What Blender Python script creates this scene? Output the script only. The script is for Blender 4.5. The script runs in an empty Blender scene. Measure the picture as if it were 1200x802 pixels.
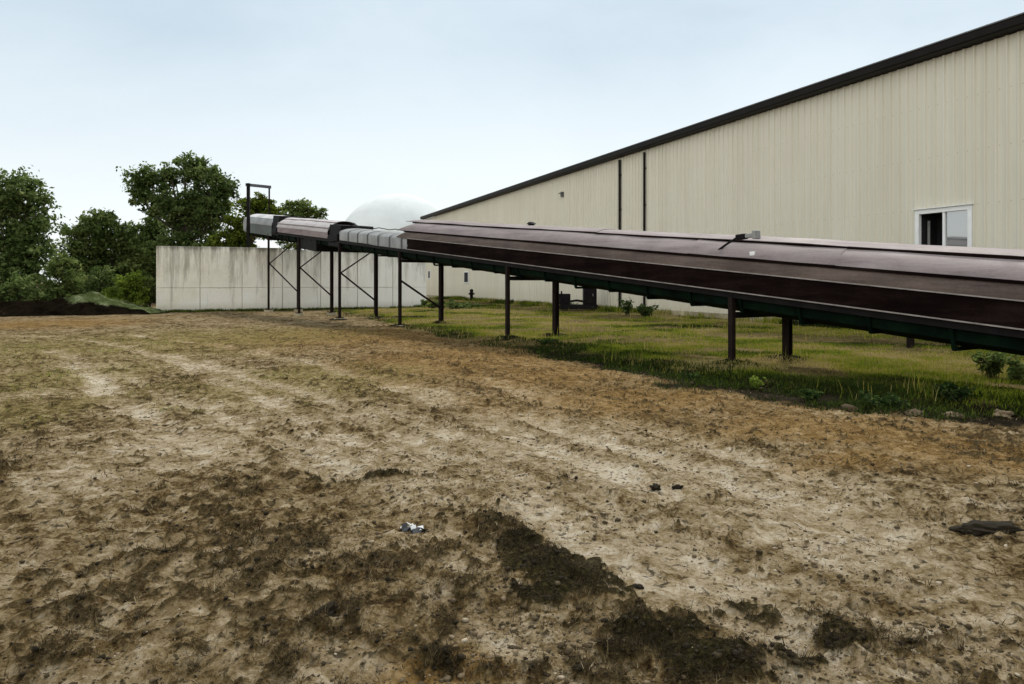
import bpy, bmesh, math, random
import numpy as np
from mathutils import Vector, Matrix

random.seed(7)
rng = np.random.default_rng(7)
S = bpy.context.scene
COL = S.collection
R = math.radians

# ------------------------------------------------------------------ camera model (photo 1200 x 802)
CAMZ, F, CX, HY = 1.6, 860.0, 600.0, 331.0
def gp(px, py, z=0.0):                         # photo pixel -> point on the ground
    Y = (CAMZ - z) * F / (py - HY)
    return ((px - CX) / F * Y, Y)
def at(px, py, Y):                             # photo pixel at a distance -> point
    return ((px - CX) / F * Y, Y, CAMZ + (HY - py) / F * Y)

# ------------------------------------------------------------------ numpy noise
def vnoise(x, y, seed=0):
    xi = np.floor(x).astype(np.int64); yi = np.floor(y).astype(np.int64)
    fx = x - xi; fy = y - yi
    fx = fx*fx*fx*(fx*(fx*6-15)+10); fy = fy*fy*fy*(fy*(fy*6-15)+10)
    def h(a, b):
        n = (a*374761393 + b*668265263 + seed*974711) & 0xFFFFFFFF
        n = ((n ^ (n >> 13)) * 1274126177) & 0xFFFFFFFF
        n = (n ^ (n >> 16)) & 0xFFFFFFFF
        return n / 4294967295.0
    a = h(xi, yi); b = h(xi+1, yi); c = h(xi, yi+1); d = h(xi+1, yi+1)
    return (a*(1-fx)+b*fx)*(1-fy) + (c*(1-fx)+d*fx)*fy
def fbm(x, y, sc, octv=4, seed=0, gain=.5):
    s = np.zeros_like(x); a = 1.0; t = 0.0
    c, sn = math.cos(.6), math.sin(.6)
    X, Yv = x*sc, y*sc
    for i in range(octv):
        s += a*vnoise(X, Yv, seed+i*17); t += a; a *= gain
        X, Yv = (X*c - Yv*sn)*2.03+3.1, (X*sn + Yv*c)*2.03+1.7
    return s/t
def sstep(a, b, v):
    t = np.clip((v-a)/(b-a), 0, 1); return t*t*(3-2*t)
def seg_dist(x, y, pts):
    d = np.full(x.shape, 1e9)
    for (x0, y0), (x1, y1) in zip(pts[:-1], pts[1:]):
        dx, dy = x1-x0, y1-y0
        t = np.clip(((x-x0)*dx+(y-y0)*dy)/(dx*dx+dy*dy+1e-9), 0, 1)
        d = np.minimum(d, np.hypot(x-x0-t*dx, y-y0-t*dy))
    return d
def in_poly(x, y, pts):
    ins = np.zeros(x.shape, bool); n = len(pts)
    for i in range(n):
        x0, y0 = pts[i]; x1, y1 = pts[(i+1) % n]
        if y0 == y1: continue
        c = ((y0 > y) != (y1 > y)) & (x < (x1-x0)*(y-y0)/(y1-y0)+x0)
        ins ^= c
    return ins

# ------------------------------------------------------------------ zones of the ground
EDGE = [gp(*p) for p in [(372,367.5),(430,373),(470,386),(520,395),(570,403),(650,416),(720,428),
                         (790,441),(860,456),(940,470),(1040,482),(1120,488),(1200,493),(1420,520)]]
GRASS_POLY = EDGE + [(30, 5), (40, 30), (10, 80), (-11, 60), (-6, 45)]
def ell(px, py, rx, ry, rot=0.0):
    X, Y = gp(px, py); return (X, Y, rx*Y/F, ry*Y*Y/(CAMZ*F), rot)
MOSS = [ell(*p) for p in [(660,675,58,25,1),(600,648,34,15,.9),(632,712,34,20,1),(785,742,64,19,1),(885,776,100,24,1),(730,764,34,14,.8),
        (935,765,60,24,.9),(1000,740,36,13,.8),(380,738,36,30,.42),(330,770,90,30,.20),(500,765,22,32,.6),
        (150,660,120,30,.12),(70,730,70,30,.10),(300,640,60,12,.32),(415,560,40,9,.7),(290,572,36,7,.5),
        (240,592,80,10,.22),(480,650,60,14,.35),(560,700,50,22,.4),(120,600,60,10,.15),(1150,770,50,12,.3),
        (860,715,70,9,.7),(620,792,80,10,.4),(200,760,60,18,.15),(1150,600,60,8,.3),(560,625,18,7,.6)]]
PALE = [ell(*p) for p in [(560,570,130,45,0),(420,515,130,36,0),(240,525,120,22,0),(690,660,60,22,0),(800,650,150,45,0),
        (700,540,180,40,0),(100,450,50,22,0),(280,470,90,22,0),(980,640,160,50,0),(560,740,90,22,0),
        (640,600,70,30,0),(890,570,150,24,0),(450,780,60,40,0),(1100,700,120,60,0),(70,560,80,30,0)]]
RUST = [ell(*p) for p in [(560,420,150,22,0),(760,468,180,18,0),(960,500,160,22,0),(1150,530,120,26,0),(420,395,180,12,0),
        (60,380,90,6,0),(650,440,120,16,0),(1010,540,80,14,0),(500,780,60,30,0)]]
OLIVE = [ell(*p) for p in [(110,405,190,20,0),(60,480,60,30,0),(250,395,150,12,0),(90,440,90,18,0),(330,450,130,24,0)]]
def offs(q, d):                                  # a second wheel's line beside the first
    out = []
    for i_, (x_, y_) in enumerate(q):
        a_, b_ = q[max(i_-1, 0)], q[min(i_+1, len(q)-1)]; dx_, dy_ = b_[0]-a_[0], b_[1]-a_[1]; l_ = math.hypot(dx_, dy_)
        out.append((x_-dy_/l_*d, y_+dx_/l_*d))
    return out
_T = [[gp(*p) for p in q] for q in (
    [(90,396),(210,418),(330,455),(450,505),(590,575),(780,690)],
    [(60,410),(105,436),(150,476),(215,545)],
    [(190,455),(290,500),(400,560)],
    [(560,445),(680,478),(800,512),(960,560)],
    [(700,590),(860,690),(960,790)])]
TRACKS = [_T[0], offs(_T[0], 1.7), _T[1], offs(_T[1], 1.6), _T[2], _T[3], offs(_T[3], -1.5), _T[4]]
def emask(x, y, L, seed, soft=.55):
    wx = x + .55*(fbm(x, y, 1.3, 4, seed)-.5)*np.minimum(1.6, .25*y.clip(2, 40)**.7)*2
    wy = y + .55*(fbm(x, y, 1.3, 4, seed+5)-.5)*np.minimum(2.0, .25*y.clip(2, 40)**.7)*2
    m = np.zeros_like(x)
    for X, Y, a, b, r in L:
        q = np.sqrt(((wx-X)/a)**2 + ((wy-Y)/b)**2)
        m = np.maximum(m, (r or 1)*(1-sstep(1-soft, 1+soft, q)))
    return m
def zones(x, y):
    ins = in_poly(x, y, GRASS_POLY)
    d = seg_dist(x, y, EDGE)
    sd = np.where(ins, d, -d) + (fbm(x, y, .9, 4, 3)-.5)*1.3
    track_n = np.clip(fbm(x, y, 1.1, 4, 54)*3-.6, 0, 1)
    g = sstep(-.25, .35, sd)
    moss = emask(x, y, MOSS, 11, .5)*(1-g)
    su = x*.6-y*.8; sv = x*.8+y*.6
    stk = fbm(su*.22, sv*1.9, 1.0, 5, 33, .6)
    pale = np.clip(emask(x, y, PALE, 31)*.75+.25, 0, 1)*np.clip((stk-.40)*5.0, 0, 1)*sstep(24, 14, np.hypot(x, y))*(1-.8*moss)
    rust = emask(x, y, RUST, 41, .7)
    olive = emask(x, y, OLIVE, 51, .7)*(1-g)
    track = np.zeros_like(x)
    for T in TRACKS:
        track = np.maximum(track, 1-sstep(.08, .30, seg_dist(x+.25*(fbm(x, y, .7, 3, 52)-.5), y+.5*(fbm(x, y, .7, 3, 53)-.5), T)))
    track = track*track_n
    moss = darkfield(x, y, moss, pale, track, g)
    return g, moss, pale, rust, olive, track, sd
LOWLEFT = [ell(*p) for p in [(180,690,330,150,0),(330,600,200,70,0)]]
def thickness(x, y): return sstep(.25, .8, emask(x, y, MOSS, 11, .5))
def darkfield(x, y, moss, pale, track, g):
    u = x*.45-y*.89; v = x*.89+y*.45
    a = fbm(u*.5, v*1.25, 1.5, 5, 101, .58); b = fbm(x, y, 6.5, 5, 102, .65); c = fbm(x, y, 21, 4, 103, .65)
    r = np.hypot(x, y)
    ll = np.zeros_like(x)
    for X, Y, rx, ry, _ in LOWLEFT: ll = np.maximum(ll, 1-sstep(.3, 1.3, np.sqrt(((x-X)/rx)**2+((y-Y)/ry)**2)))
    e = 1-np.abs(2*fbm(u*.7, v*1.2, 8.0, 3, 104, .6)-1)
    d = .18*a+.34*b+.38*c + .13*(e-.3) + .19*moss + .012*ll - .055*pale - .10*track - .025*sstep(9, 20, r)
    return sstep(.560, .640, d)*(1-g)
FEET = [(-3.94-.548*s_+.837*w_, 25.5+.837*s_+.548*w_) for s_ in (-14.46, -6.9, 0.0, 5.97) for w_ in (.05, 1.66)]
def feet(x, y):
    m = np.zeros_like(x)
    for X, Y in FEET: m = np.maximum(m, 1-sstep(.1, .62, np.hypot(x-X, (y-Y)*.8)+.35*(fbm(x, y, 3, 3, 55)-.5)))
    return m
def height(x, y, full=True):
    r = np.hypot(x, y)
    g, moss, pale, rust, olive, track, sd = zones(x, y)
    h = .09*(fbm(x, y, .22, 3, 61)-.5) + .05*(fbm(x, y, .8, 3, 62)-.5)
    dirt = 1-g
    near = np.clip(1-(r-8)/35, .15, 1)
    rid = 1-np.abs(2*fbm(x, y, 3.4, 4, 63)-1)
    h += dirt*near*(.060*(rid-.6) + .066*(fbm(x, y, 7.5, 5, 64, .65)-.5) + .034*(fbm(x, y, 24, 3, 65)-.5))*(1-.35*pale)*(1-.4*track)
    h += moss*(.012+.035*fbm(x, y, 9, 3, 66))
    h -= .04*track*(1-g)
    h += .09*feet(x, y)*(.5+fbm(x, y, 5, 3, 56))
    h += .10*g*sstep(0, 1.0, sd) + .05*g*(fbm(x, y, 1.5, 3, 67)-.5)
    return h
def hz(x, y): return float(height(np.array([float(x)]), np.array([float(y)]))[0])

# ------------------------------------------------------------------ material helpers
def new_mat(name):
    m = bpy.data.materials.new(name); m.use_nodes = True
    nt = m.node_tree; nt.nodes.clear()
    out = nt.nodes.new('ShaderNodeOutputMaterial'); b = nt.nodes.new('ShaderNodeBsdfPrincipled')
    nt.links.new(b.outputs[0], out.inputs[0]); return m, nt, b
class NB:
    def __init__(s, nt): s.nt = nt
    def n(s, t, **k):
        d = s.nt.nodes.new(t)
        for a, v in k.items(): setattr(d, a, v)
        return d
    def link(s, a, b): s.nt.links.new(a, b)
    def noise(s, vec, scale, detail=5, rough=.6, dist=0.0):
        d = s.n('ShaderNodeTexNoise'); d.inputs['Scale'].default_value = scale
        d.inputs['Detail'].default_value = detail; d.inputs['Roughness'].default_value = rough
        d.inputs['Distortion'].default_value = dist
        if vec is not None: s.link(vec, d.inputs['Vector'])
        return d.outputs['Fac']
    def ramp(s, fac, stops):
        d = s.n('ShaderNodeValToRGB'); e = d.color_ramp.elements
        while len(e) < len(stops): e.new(.5)
        for i, (p, c) in enumerate(stops):
            e[i].position = p; e[i].color = (c[0], c[1], c[2], 1) if not isinstance(c, (int, float)) else (c, c, c, 1)
        s.link(fac, d.inputs[0]); return d.outputs[0]
    def mix(s, fac, a, b, mode='MIX'):
        d = s.n('ShaderNodeMix', data_type='RGBA', blend_type=mode)
        for v, i in ((fac, 0), (a, 6), (b, 7)):
            if isinstance(v, (int, float)): d.inputs[i].default_value = v
            elif isinstance(v, tuple): d.inputs[i].default_value = (v[0], v[1], v[2], 1)
            else: s.link(v, d.inputs[i])
        return d.outputs[2]
    def math(s, op, a, b=0.0, clamp=False):
        d = s.n('ShaderNodeMath', operation=op); d.use_clamp = clamp
        for i, v in enumerate((a, b)):
            if isinstance(v, (int, float)): d.inputs[i].default_value = v
            else: s.link(v, d.inputs[i])
        return d.outputs[0]
    def attr(s, name):
        d = s.n('ShaderNodeAttribute'); d.attribute_name = name; return d
    def bump(s, h, strength, dist, b):
        d = s.n('ShaderNodeBump'); d.inputs['Strength'].default_value = strength; d.inputs['Distance'].default_value = dist
        s.link(h, d.inputs['Height']); s.link(d.outputs[0], b.inputs['Normal'])
def coord(nb, kind='Object'):
    return nb.n('ShaderNodeTexCoord').outputs[kind]
def plain(name, c, rough=.6, metal=0.0, var=.25, scale=3.0, bump=.0, spec=.5, dirt=None):
    m, nt, b = new_mat(name); nb = NB(nt); v = coord(nb)
    f = nb.noise(v, scale, 8, .65)
    lo = tuple(x*(1-var) for x in c); hi = tuple(min(1, x*(1+var)) for x in c)
    cc = nb.ramp(f, [(.3, lo), (.7, hi)])
    if dirt:
        f2 = nb.ramp(nb.noise(v, scale*.45, 9, .7, .4), [(.5, 0.0), (.68, 1.0)])
        cc = nb.mix(nb.math('MULTIPLY', f2, .75), cc, dirt)
    nb.link(cc, b.inputs['Base Color']); b.inputs['Roughness'].default_value = rough; b.inputs['Metallic'].default_value = metal
    b.inputs['Specular IOR Level'].default_value = spec
    if bump: nb.bump(nb.noise(v, scale*6, 6), bump, .01, b)
    return m

# ------------------------------------------------------------------ mesh helpers
def streaked(name, c, rough, dark, light, spec=.3):
    m, nt, b = new_mat(name); nb = NB(nt); v = coord(nb)
    mp_ = nb.n('ShaderNodeMapping'); mp_.inputs['Scale'].default_value = (.10, 1, 1); nb.link(v, mp_.inputs[0])
    st = nb.noise(mp_.outputs[0], 5.0, 9, .72, .3); bl_ = nb.noise(v, 1.1, 8, .68); fi = nb.noise(v, 22, 5, .7)
    f = nb.math('ADD', nb.math('ADD', nb.math('MULTIPLY', st, .55), nb.math('MULTIPLY', bl_, .35)), nb.math('MULTIPLY', fi, .12))
    nb.link(nb.ramp(f, [(.36, dark), (.50, c), (.68, light)]), b.inputs['Base Color'])
    nb.link(nb.ramp(bl_, [(.3, rough-.12), (.7, min(1, rough+.18))]), b.inputs['Roughness']); b.inputs['Specular IOR Level'].default_value = spec
    nb.bump(nb.math('ADD', nb.noise(v, .9, 3, .5), nb.math('MULTIPLY', fi, .06)), .35, .06, b); return m
class MB:
    def __init__(s): s.v = []; s.f = []; s.sm = []
    def add(s, vs, fs, smooth=False):
        o = len(s.v); s.v += [tuple(map(float, p)) for p in vs]
        s.f += [tuple(i+o for i in q) for q in fs]; s.sm += [smooth]*len(fs); return s
    def box(s, c, d, rz=0.0):
        x, y, z = [a/2 for a in d]; cc, sn = math.cos(rz), math.sin(rz)
        P = []
        for k in (-1, 1):
            for (i, j) in ((-1,-1),(1,-1),(1,1),(-1,1)):
                P.append((c[0]+i*x*cc-j*y*sn, c[1]+i*x*sn+j*y*cc, c[2]+k*z))
        return s.add(P, [(3,2,1,0),(4,5,6,7),(0,1,5,4),(1,2,6,5),(2,3,7,6),(3,0,4,7)])
    def hexa(s, P): return s.add(P, [(3,2,1,0),(4,5,6,7),(0,1,5,4),(1,2,6,5),(2,3,7,6),(3,0,4,7)])
    def bar(s, a, b, w, h=None, up=(0,0,1)):          # rectangular bar from a to b
        h = h or w; a = Vector(a); b = Vector(b); d = (b-a).normalized(); u = Vector(up)
        if abs(d.dot(u)) > .99: u = Vector((1, 0, 0))
        x = d.cross(u).normalized(); y = x.cross(d)
        q = [(-w/2,-h/2),(w/2,-h/2),(w/2,h/2),(-w/2,h/2)]
        return s.hexa([a+x*i+y*j for i, j in q] + [b+x*i+y*j for i, j in q])
    def tube(s, pts, rad, n=8, cap=True, smooth=True):
        pts = [Vector(p) for p in pts]; rings = []
        if not hasattr(rad, '__len__'): rad = [rad]*len(pts)
        for i, p in enumerate(pts):
            d = (pts[min(i+1, len(pts)-1)]-pts[max(i-1, 0)]).normalized()
            u = Vector((0,0,1)) if abs(d.z) < .9 else Vector((1,0,0))
            x = d.cross(u).normalized(); y = x.cross(d)
            rings.append([p+(x*math.cos(2*math.pi*k/n)+y*math.sin(2*math.pi*k/n))*rad[i] for k in range(n)])
        V = [q for r in rings for q in r]; Fs = []
        for i in range(len(pts)-1):
            for k in range(n): Fs.append((i*n+k, i*n+(k+1)%n, (i+1)*n+(k+1)%n, (i+1)*n+k))
        s.add(V, Fs, smooth)
        if cap:
            s.add(rings[0], [tuple(range(n))[::-1]]); s.add(rings[-1], [tuple(range(n))])
        return s
    def sweep(s, secs, closed=False, smooth=False, caps=False):   # sections of equal length
        n = len(secs[0]); V = [q for r in secs for q in r]; Fs = []
        for i in range(len(secs)-1):
            for k in range(n if closed else n-1):
                Fs.append((i*n+k, i*n+(k+1)%n, (i+1)*n+(k+1)%n, (i+1)*n+k))
        s.add(V, Fs, smooth)
        if caps: s.add(secs[0], [tuple(range(n))]); s.add(secs[-1], [tuple(range(n))[::-1]])
        return s
    def build(s, name, mat, parent=None, bevel=0.0):
        me = bpy.data.meshes.new(name); me.from_pydata(s.v, [], s.f); 
        me.polygons.foreach_set('use_smooth', s.sm)
        bm = bmesh.new(); bm.from_mesh(me); bmesh.ops.recalc_face_normals(bm, faces=bm.faces); bm.to_mesh(me); bm.free()
        me.update(); me.materials.append(mat)
        o = bpy.data.objects.new(name, me); COL.objects.link(o)
        if parent: o.parent = parent
        if bevel:
            md = o.modifiers.new('b', 'BEVEL'); md.width = bevel; md.segments = 2; md.limit_method = 'ANGLE'
        return o
def np_mesh(name, V, Q, mat, parent=None, k=4, attrs=None, smooth=False):
    me = bpy.data.meshes.new(name); nf = len(Q)
    me.vertices.add(len(V)); me.vertices.foreach_set('co', np.ascontiguousarray(V, np.float32).ravel())
    me.loops.add(nf*k); me.loops.foreach_set('vertex_index', np.ascontiguousarray(Q, np.int32).ravel())
    me.polygons.add(nf); me.polygons.foreach_set('loop_start', np.arange(nf, dtype=np.int32)*k)
    me.polygons.foreach_set('loop_total', np.full(nf, k, np.int32))
    if smooth: me.polygons.foreach_set('use_smooth', np.ones(nf, bool))
    for an, av in (attrs or {}).items():
        a = me.attributes.new(an, 'FLOAT', 'POINT'); a.data.foreach_set('value', np.ascontiguousarray(av, np.float32))
    me.update(); me.validate(); me.materials.append(mat)
    o = bpy.data.objects.new(name, me); COL.objects.link(o)
    if parent: o.parent = parent
    return o
def tag(o, label=None, cat=None, group=None, kind=None):
    if label: o['label'] = label
    if cat: o['category'] = cat
    if group: o['group'] = group
    if kind: o['kind'] = kind
    return o
def empty(name, loc, rz=0.0):
    o = bpy.data.objects.new(name, None); COL.objects.link(o); o.empty_display_size = .3
    o.location = loc; o.rotation_euler = (0, 0, rz); return o

# ------------------------------------------------------------------ world, sun, camera
SUN_EL, SUN_AZ = R(49), R(22)          # azimuth clockwise from +Y
w = bpy.data.worlds.new('World'); S.world = w; w.use_nodes = True
nt = w.node_tree; nt.nodes.clear(); nb = NB(nt)
out = nb.n('ShaderNodeOutputWorld'); bg = nb.n('ShaderNodeBackground'); nb.link(bg.outputs[0], out.inputs[0])
sky = nb.n('ShaderNodeTexSky', sky_type='NISHITA'); sky.sun_disc = False
sky.sun_elevation = SUN_EL; sky.sun_rotation = SUN_AZ; sky.air_density = 1.2; sky.dust_density = 2.0
gen = coord(nb, 'Generated')
mp = nb.n('ShaderNodeMapping'); mp.inputs['Scale'].default_value = (1, 1, 2.6); nb.link(gen, mp.inputs[0])
cl = nb.noise(mp.outputs[0], 1.7, 7, .55, .3)
sep = nb.n('ShaderNodeSeparateXYZ'); nb.link(gen, sep.inputs[0])
cc = nb.ramp(cl, [(.34, (4.8, 5.95, 6.85)), (.66, (6.3, 7.3, 7.95))])
hor = nb.ramp(sep.outputs[2], [(.04, 1.0), (.30, 0.0)])
cc = nb.mix(nb.math('MULTIPLY', hor, .85), cc, (9.6, 10.0, 10.0))
back = nb.ramp(nb.math('MULTIPLY', nb.math('ADD', nb.math('MULTIPLY', sep.outputs[0], .5), nb.math('MULTIPLY', sep.outputs[1], .85)), -1.0), [(0.0, 0.0), (.8, 1.0)])
cc = nb.mix(back, cc, (15.0, 15.0, 14.6))  # brighter sky behind the camera, added to light the wall and building
col = nb.mix(.88, sky.outputs[0], cc)
nb.link(col, bg.inputs[0]); bg.inputs[1].default_value = .088
sl = bpy.data.lights.new('sun', 'SUN'); sl.energy = 2.5; sl.angle = R(10); sl.color = (1, .95, .87)
so = bpy.data.objects.new('sun', sl); COL.objects.link(so)
sd = Vector((math.sin(SUN_AZ)*math.cos(SUN_EL), math.cos(SUN_AZ)*math.cos(SUN_EL), math.sin(SUN_EL)))
so.rotation_euler = sd.to_track_quat('Z', 'Y').to_euler(); so.location = (0, 20, 40)
cam = bpy.data.cameras.new('camera'); co = bpy.data.objects.new('camera', cam); COL.objects.link(co)
cam.sensor_width = 36; cam.lens = 36*F/1200; cam.shift_y = -(401-HY)/1200; cam.clip_end = 5000; cam.clip_start = .05
co.location = (0, 0, CAMZ); co.rotation_euler = (R(90), 0, 0); S.camera = co
S.view_settings.view_transform = 'Standard'; S.view_settings.look = 'None'; S.view_settings.gamma = 1
S.view_settings.exposure = 0.42; S.view_settings.use_curve_mapping = False
S.cycles.max_bounces = 6; S.cycles.diffuse_bounces = 3; S.cycles.transparent_max_bounces = 8

# ------------------------------------------------------------------ ground
def soil_material():
    m, nt, b = new_mat('soil'); nb = NB(nt)
    g = nb.n('ShaderNodeNewGeometry').outputs['Position']
    a = {k: nb.attr(k).outputs['Fac'] for k in ('grassy', 'moss', 'pale', 'rust', 'olive', 'track')}
    n_big = nb.noise(g, .9, 6, .6); n_mid = nb.noise(g, 6.5, 9, .72, .5); n_fine = nb.noise(g, 34, 6, .7)
    n_sp = nb.noise(g, 15, 4, .55, .8)
    v = nb.math('ADD', nb.math('MULTIPLY', n_mid, .72), nb.math('MULTIPLY', n_fine, .36))
    v = nb.math('ADD', v, nb.math('MULTIPLY', n_big, .30))
    v = nb.math('ADD', v, nb.math('MULTIPLY', a['pale'], .085))
    v = nb.math('ADD', v, nb.math('MULTIPLY', a['track'], .085))
    v = nb.math('SUBTRACT', nb.math('SUBTRACT', v, .122), nb.math('MULTIPLY', a['moss'], .08))
    c = nb.ramp(v, [(.43, (.020, .012, .005)), (.505, (.080, .050, .019)), (.56, (.190, .136, .066)), (.635, (.305, .236, .142)), (.77, (.50, .43, .325))])
    rc = nb.ramp(v, [(.40, (.042, .021, .006)), (.56, (.170, .098, .030)), (.75, (.33, .215, .088))])
    bl_ = nb.ramp(nb.noise(g, 2.3, 7, .68, .6), [(.40, 1.0), (.56, 0.0)])
    c = nb.mix(nb.math('MULTIPLY', bl_, nb.math('SUBTRACT', .62, nb.math('MULTIPLY', a['pale'], .25))), c, nb.ramp(v, [(.42, (.018, .011, .004)), (.56, (.115, .077, .032)), (.72, (.27, .195, .10))]))
    c = nb.mix(nb.math('MULTIPLY', a['rust'], .85), c, rc)
    oc = nb.ramp(v, [(.40, (.035, .032, .010)), (.56, (.165, .130, .042)), (.75, (.33, .27, .13))])
    c = nb.mix(nb.math('MULTIPLY', nb.math('SUBTRACT', a['olive'], a['track'], True), .6), c, oc)
    mc = nb.ramp(n_fine, [(.32, (.004, .0035, .001)), (.55, (.022, .019, .006)), (.72, (.085, .068, .028))])
    mb_ = nb.ramp(n_fine, [(.32, (.022, .014, .006)), (.52, (.070, .049, .021)), (.70, (.17, .128, .066))])
    mc = nb.mix(nb.attr('thick').outputs['Fac'], mb_, mc)
    mf = nb.math('MULTIPLY', nb.ramp(nb.math('ADD', a['moss'], nb.math('MULTIPLY', nb.math('SUBTRACT', n_fine, .5), 1.6)), [(.30, 0.0), (.62, 1.0)]), .9)
    c = nb.mix(mf, c, mc)
    sp = nb.ramp(n_sp, [(.34, 1.0), (.43, 0.0)])
    c = nb.mix(nb.math('MULTIPLY', sp, .8), c, (.022, .016, .008))
    vg = nb.ramp(nb.math('ADD', nb.attr('verge_shade').outputs['Fac'], nb.math('MULTIPLY', nb.math('SUBTRACT', n_mid, .5), 1.2)), [(.35, 0.0), (.6, 1.0)])
    gc = nb.ramp(v, [(.38, (.022, .018, .006)), (.56, (.115, .085, .030)), (.75, (.22, .165, .075))])
    c = nb.mix(a['grassy'], c, gc)
    c = nb.mix(nb.math('MULTIPLY', vg, .95), c, (.009, .007, .004))  # edge soil blackened to paint in the conveyor's shadow band
    nb.link(c, b.inputs['Base Color']); b.inputs['Roughness'].default_value = 1; b.inputs['Specular IOR Level'].default_value = .04
    hh = nb.math('ADD', nb.math('MULTIPLY', n_mid, .7), nb.math('MULTIPLY', n_fine, .35))
    nb.bump(hh, 1.0, .07, b)
    return m
def axis_pts(lo_d, k, lim, growth_far, far):
    p = [0.0]
    while p[-1] < lim: p.append(p[-1] + lo_d*(1+p[-1]/k))
    st = p[-1]-p[-2]
    while p[-1] < far: st *= growth_far; p.append(p[-1]+st)
    return np.array(p)
xp = axis_pts(.017, 3.2, 16, 1.16, 1600); xs = np.concatenate([-xp[:0:-1], xp])
yp = axis_pts(.019, 3.6, 48, 1.14, 2600)+2.6; yn = 2.6-axis_pts(.3, 3, 20, 1.3, 500)[1:]
ys = np.concatenate([yn[::-1], yp])
GX, GY = np.meshgrid(xs, ys); gx, gy = GX.ravel(), GY.ravel()
g, moss, pale, rust, olive, track, sdist = zones(gx, gy)
verge_shade = np.clip(1.25-np.abs(sdist-.05)/.75, 0, 1)*sstep(-1.5, 2.0, gx)*(gy < 22)  # band of dark edge soil carrying painted conveyor shadow
verge_shade = np.maximum(verge_shade, feet(gx, gy)*1.1)  # dark dirt heaps at the post feet, doubling as painted contact shade
gh = height(gx, gy)
nx, ny = len(xs), len(ys)
ii = (np.arange(ny-1)[:, None]*nx + np.arange(nx-1)[None, :]).ravel()
Q = np.stack([ii, ii+1, ii+1+nx, ii+nx], 1)
ground = np_mesh('ground', np.stack([gx, gy, gh], 1), Q, soil_material(), attrs=dict(grassy=g, moss=moss, pale=pale, rust=rust, olive=olive, track=track, verge_shade=verge_shade, thick=thickness(gx, gy)), smooth=True)
tag(ground, kind='structure')

# ------------------------------------------------------------------ blades: grass, dry thatch
def blade_mat(name, stops, trans=.25):
    m, nt, b = new_mat(name); nb = NB(nt)
    c = nb.ramp(nb.attr('tone').outputs['Fac'], stops)
    nb.link(c, b.inputs['Base Color']); b.inputs['Roughness'].default_value = .85; b.inputs['Specular IOR Level'].default_value = .08
    t = nb.n('ShaderNodeBsdfTranslucent'); nb.link(c, t.inputs[0]); ms = nb.n('ShaderNodeMixShader'); ms.inputs[0].default_value = trans
    o = [x for x in nt.nodes if x.type == 'OUTPUT_MATERIAL'][0]
    nb.link(b.outputs[0], ms.inputs[1]); nb.link(t.outputs[0], ms.inputs[2]); nb.link(ms.outputs[0], o.inputs[0]); return m
def blades(name, x, y, length, width, lean, tone, mat, parent=None, z=None, lift=0.0):
    n = len(x); z = height(x, y) if z is None else z
    az = rng.uniform(0, 2*np.pi, n); tilt = lean
    dx, dy = np.cos(az)*np.sin(tilt), np.sin(az)*np.sin(tilt); dz = np.cos(tilt)
    px, py = -np.sin(az), np.cos(az)
    base = np.stack([x, y, z-.008+lift], 1); side = np.stack([px, py, np.zeros(n)], 1)*width[:, None]/2
    mid = base + np.stack([dx*.5, dy*.5, dz*.6], 1)*length[:, None]
    tip = base + np.stack([dx, dy, dz*.92], 1)*length[:, None]
    V = np.stack([base-side, base+side, mid+side*.75, tip, mid-side*.75], 1).reshape(-1, 3)
    b0 = np.arange(n)[:, None]*5
    Qd = b0 + np.array([[0, 1, 2, 4]]); T = b0 + np.array([[4, 2, 3, 3]])
    tris = np.concatenate([b0+np.array([[0,1,2]]), b0+np.array([[0,2,4]]), b0+np.array([[4,2,3]])])
    return np_mesh(name, V, tris, mat, parent, 3, dict(tone=np.repeat(tone, 5)))
GRASS_STOPS = [(0, (.018, .028, .006)), (.35, (.070, .100, .010)), (.65, (.195, .245, .018)), (.85, (.30, .255, .045)), (1, (.38, .31, .13))]
grass_mat = blade_mat('grass_blade', GRASS_STOPS, .35)
straw_mat = blade_mat('dry_straw', [(0, (.016, .011, .005)), (.4, (.055, .038, .016)), (.7, (.16, .115, .055)), (1, (.42, .34, .22))], .1)

def sample_polar(n, r0, r1, a0, a1, p=1.0):       # more of them close to where one stands
    u = rng.uniform(0, 1, n); r = r0*(r1/r0)**u if p == 1 else (r0**p+(r1**p-r0**p)*u)**(1/p)
    a = rng.uniform(a0, a1, n); return r*np.sin(a), r*np.cos(a)
# green strip
x, y = sample_polar(900000, 8, 62, R(-17), R(46))
gz, _, _, _, _, _, sdv = zones(x, y)
keep = (gz > .5) & (rng.uniform(0, 1, len(x)) < np.clip(.25+sdv*.6, .1, 1)*(1-.75*sstep(-1.5, 2, x)*(y < 22)*np.clip(1.3-np.abs(sdv-.1)/.7, 0, 1))*(1-.9*feet(x, y))*np.clip(fbm(x, y, .8, 4, 71)*6-2.35, .02, 1))
x, y = x[keep], y[keep]; r = np.hypot(x, y)
edge = np.clip(1-(sdv[keep]-.2)/1.3, 0, 1)
patch = fbm(x, y, .45, 4, 72)
tone = np.clip(.60 + (patch-.5)*2.2 + rng.normal(0, .13, len(x)) - .42*edge, 0, 1)  # blades darker near the dirt edge, shade put into their tone
L = rng.uniform(.025, .075, len(x))*(1+.7*edge)*(1+.5*np.clip(fbm(x, y, 1.7, 3, 73)-.5, 0, 1)*3)
W = .005*np.clip(r/7, 1, 7)
tag(blades('grass', x, y, L, W, rng.uniform(.15, .95, len(x)), tone, grass_mat), kind='stuff')
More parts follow.
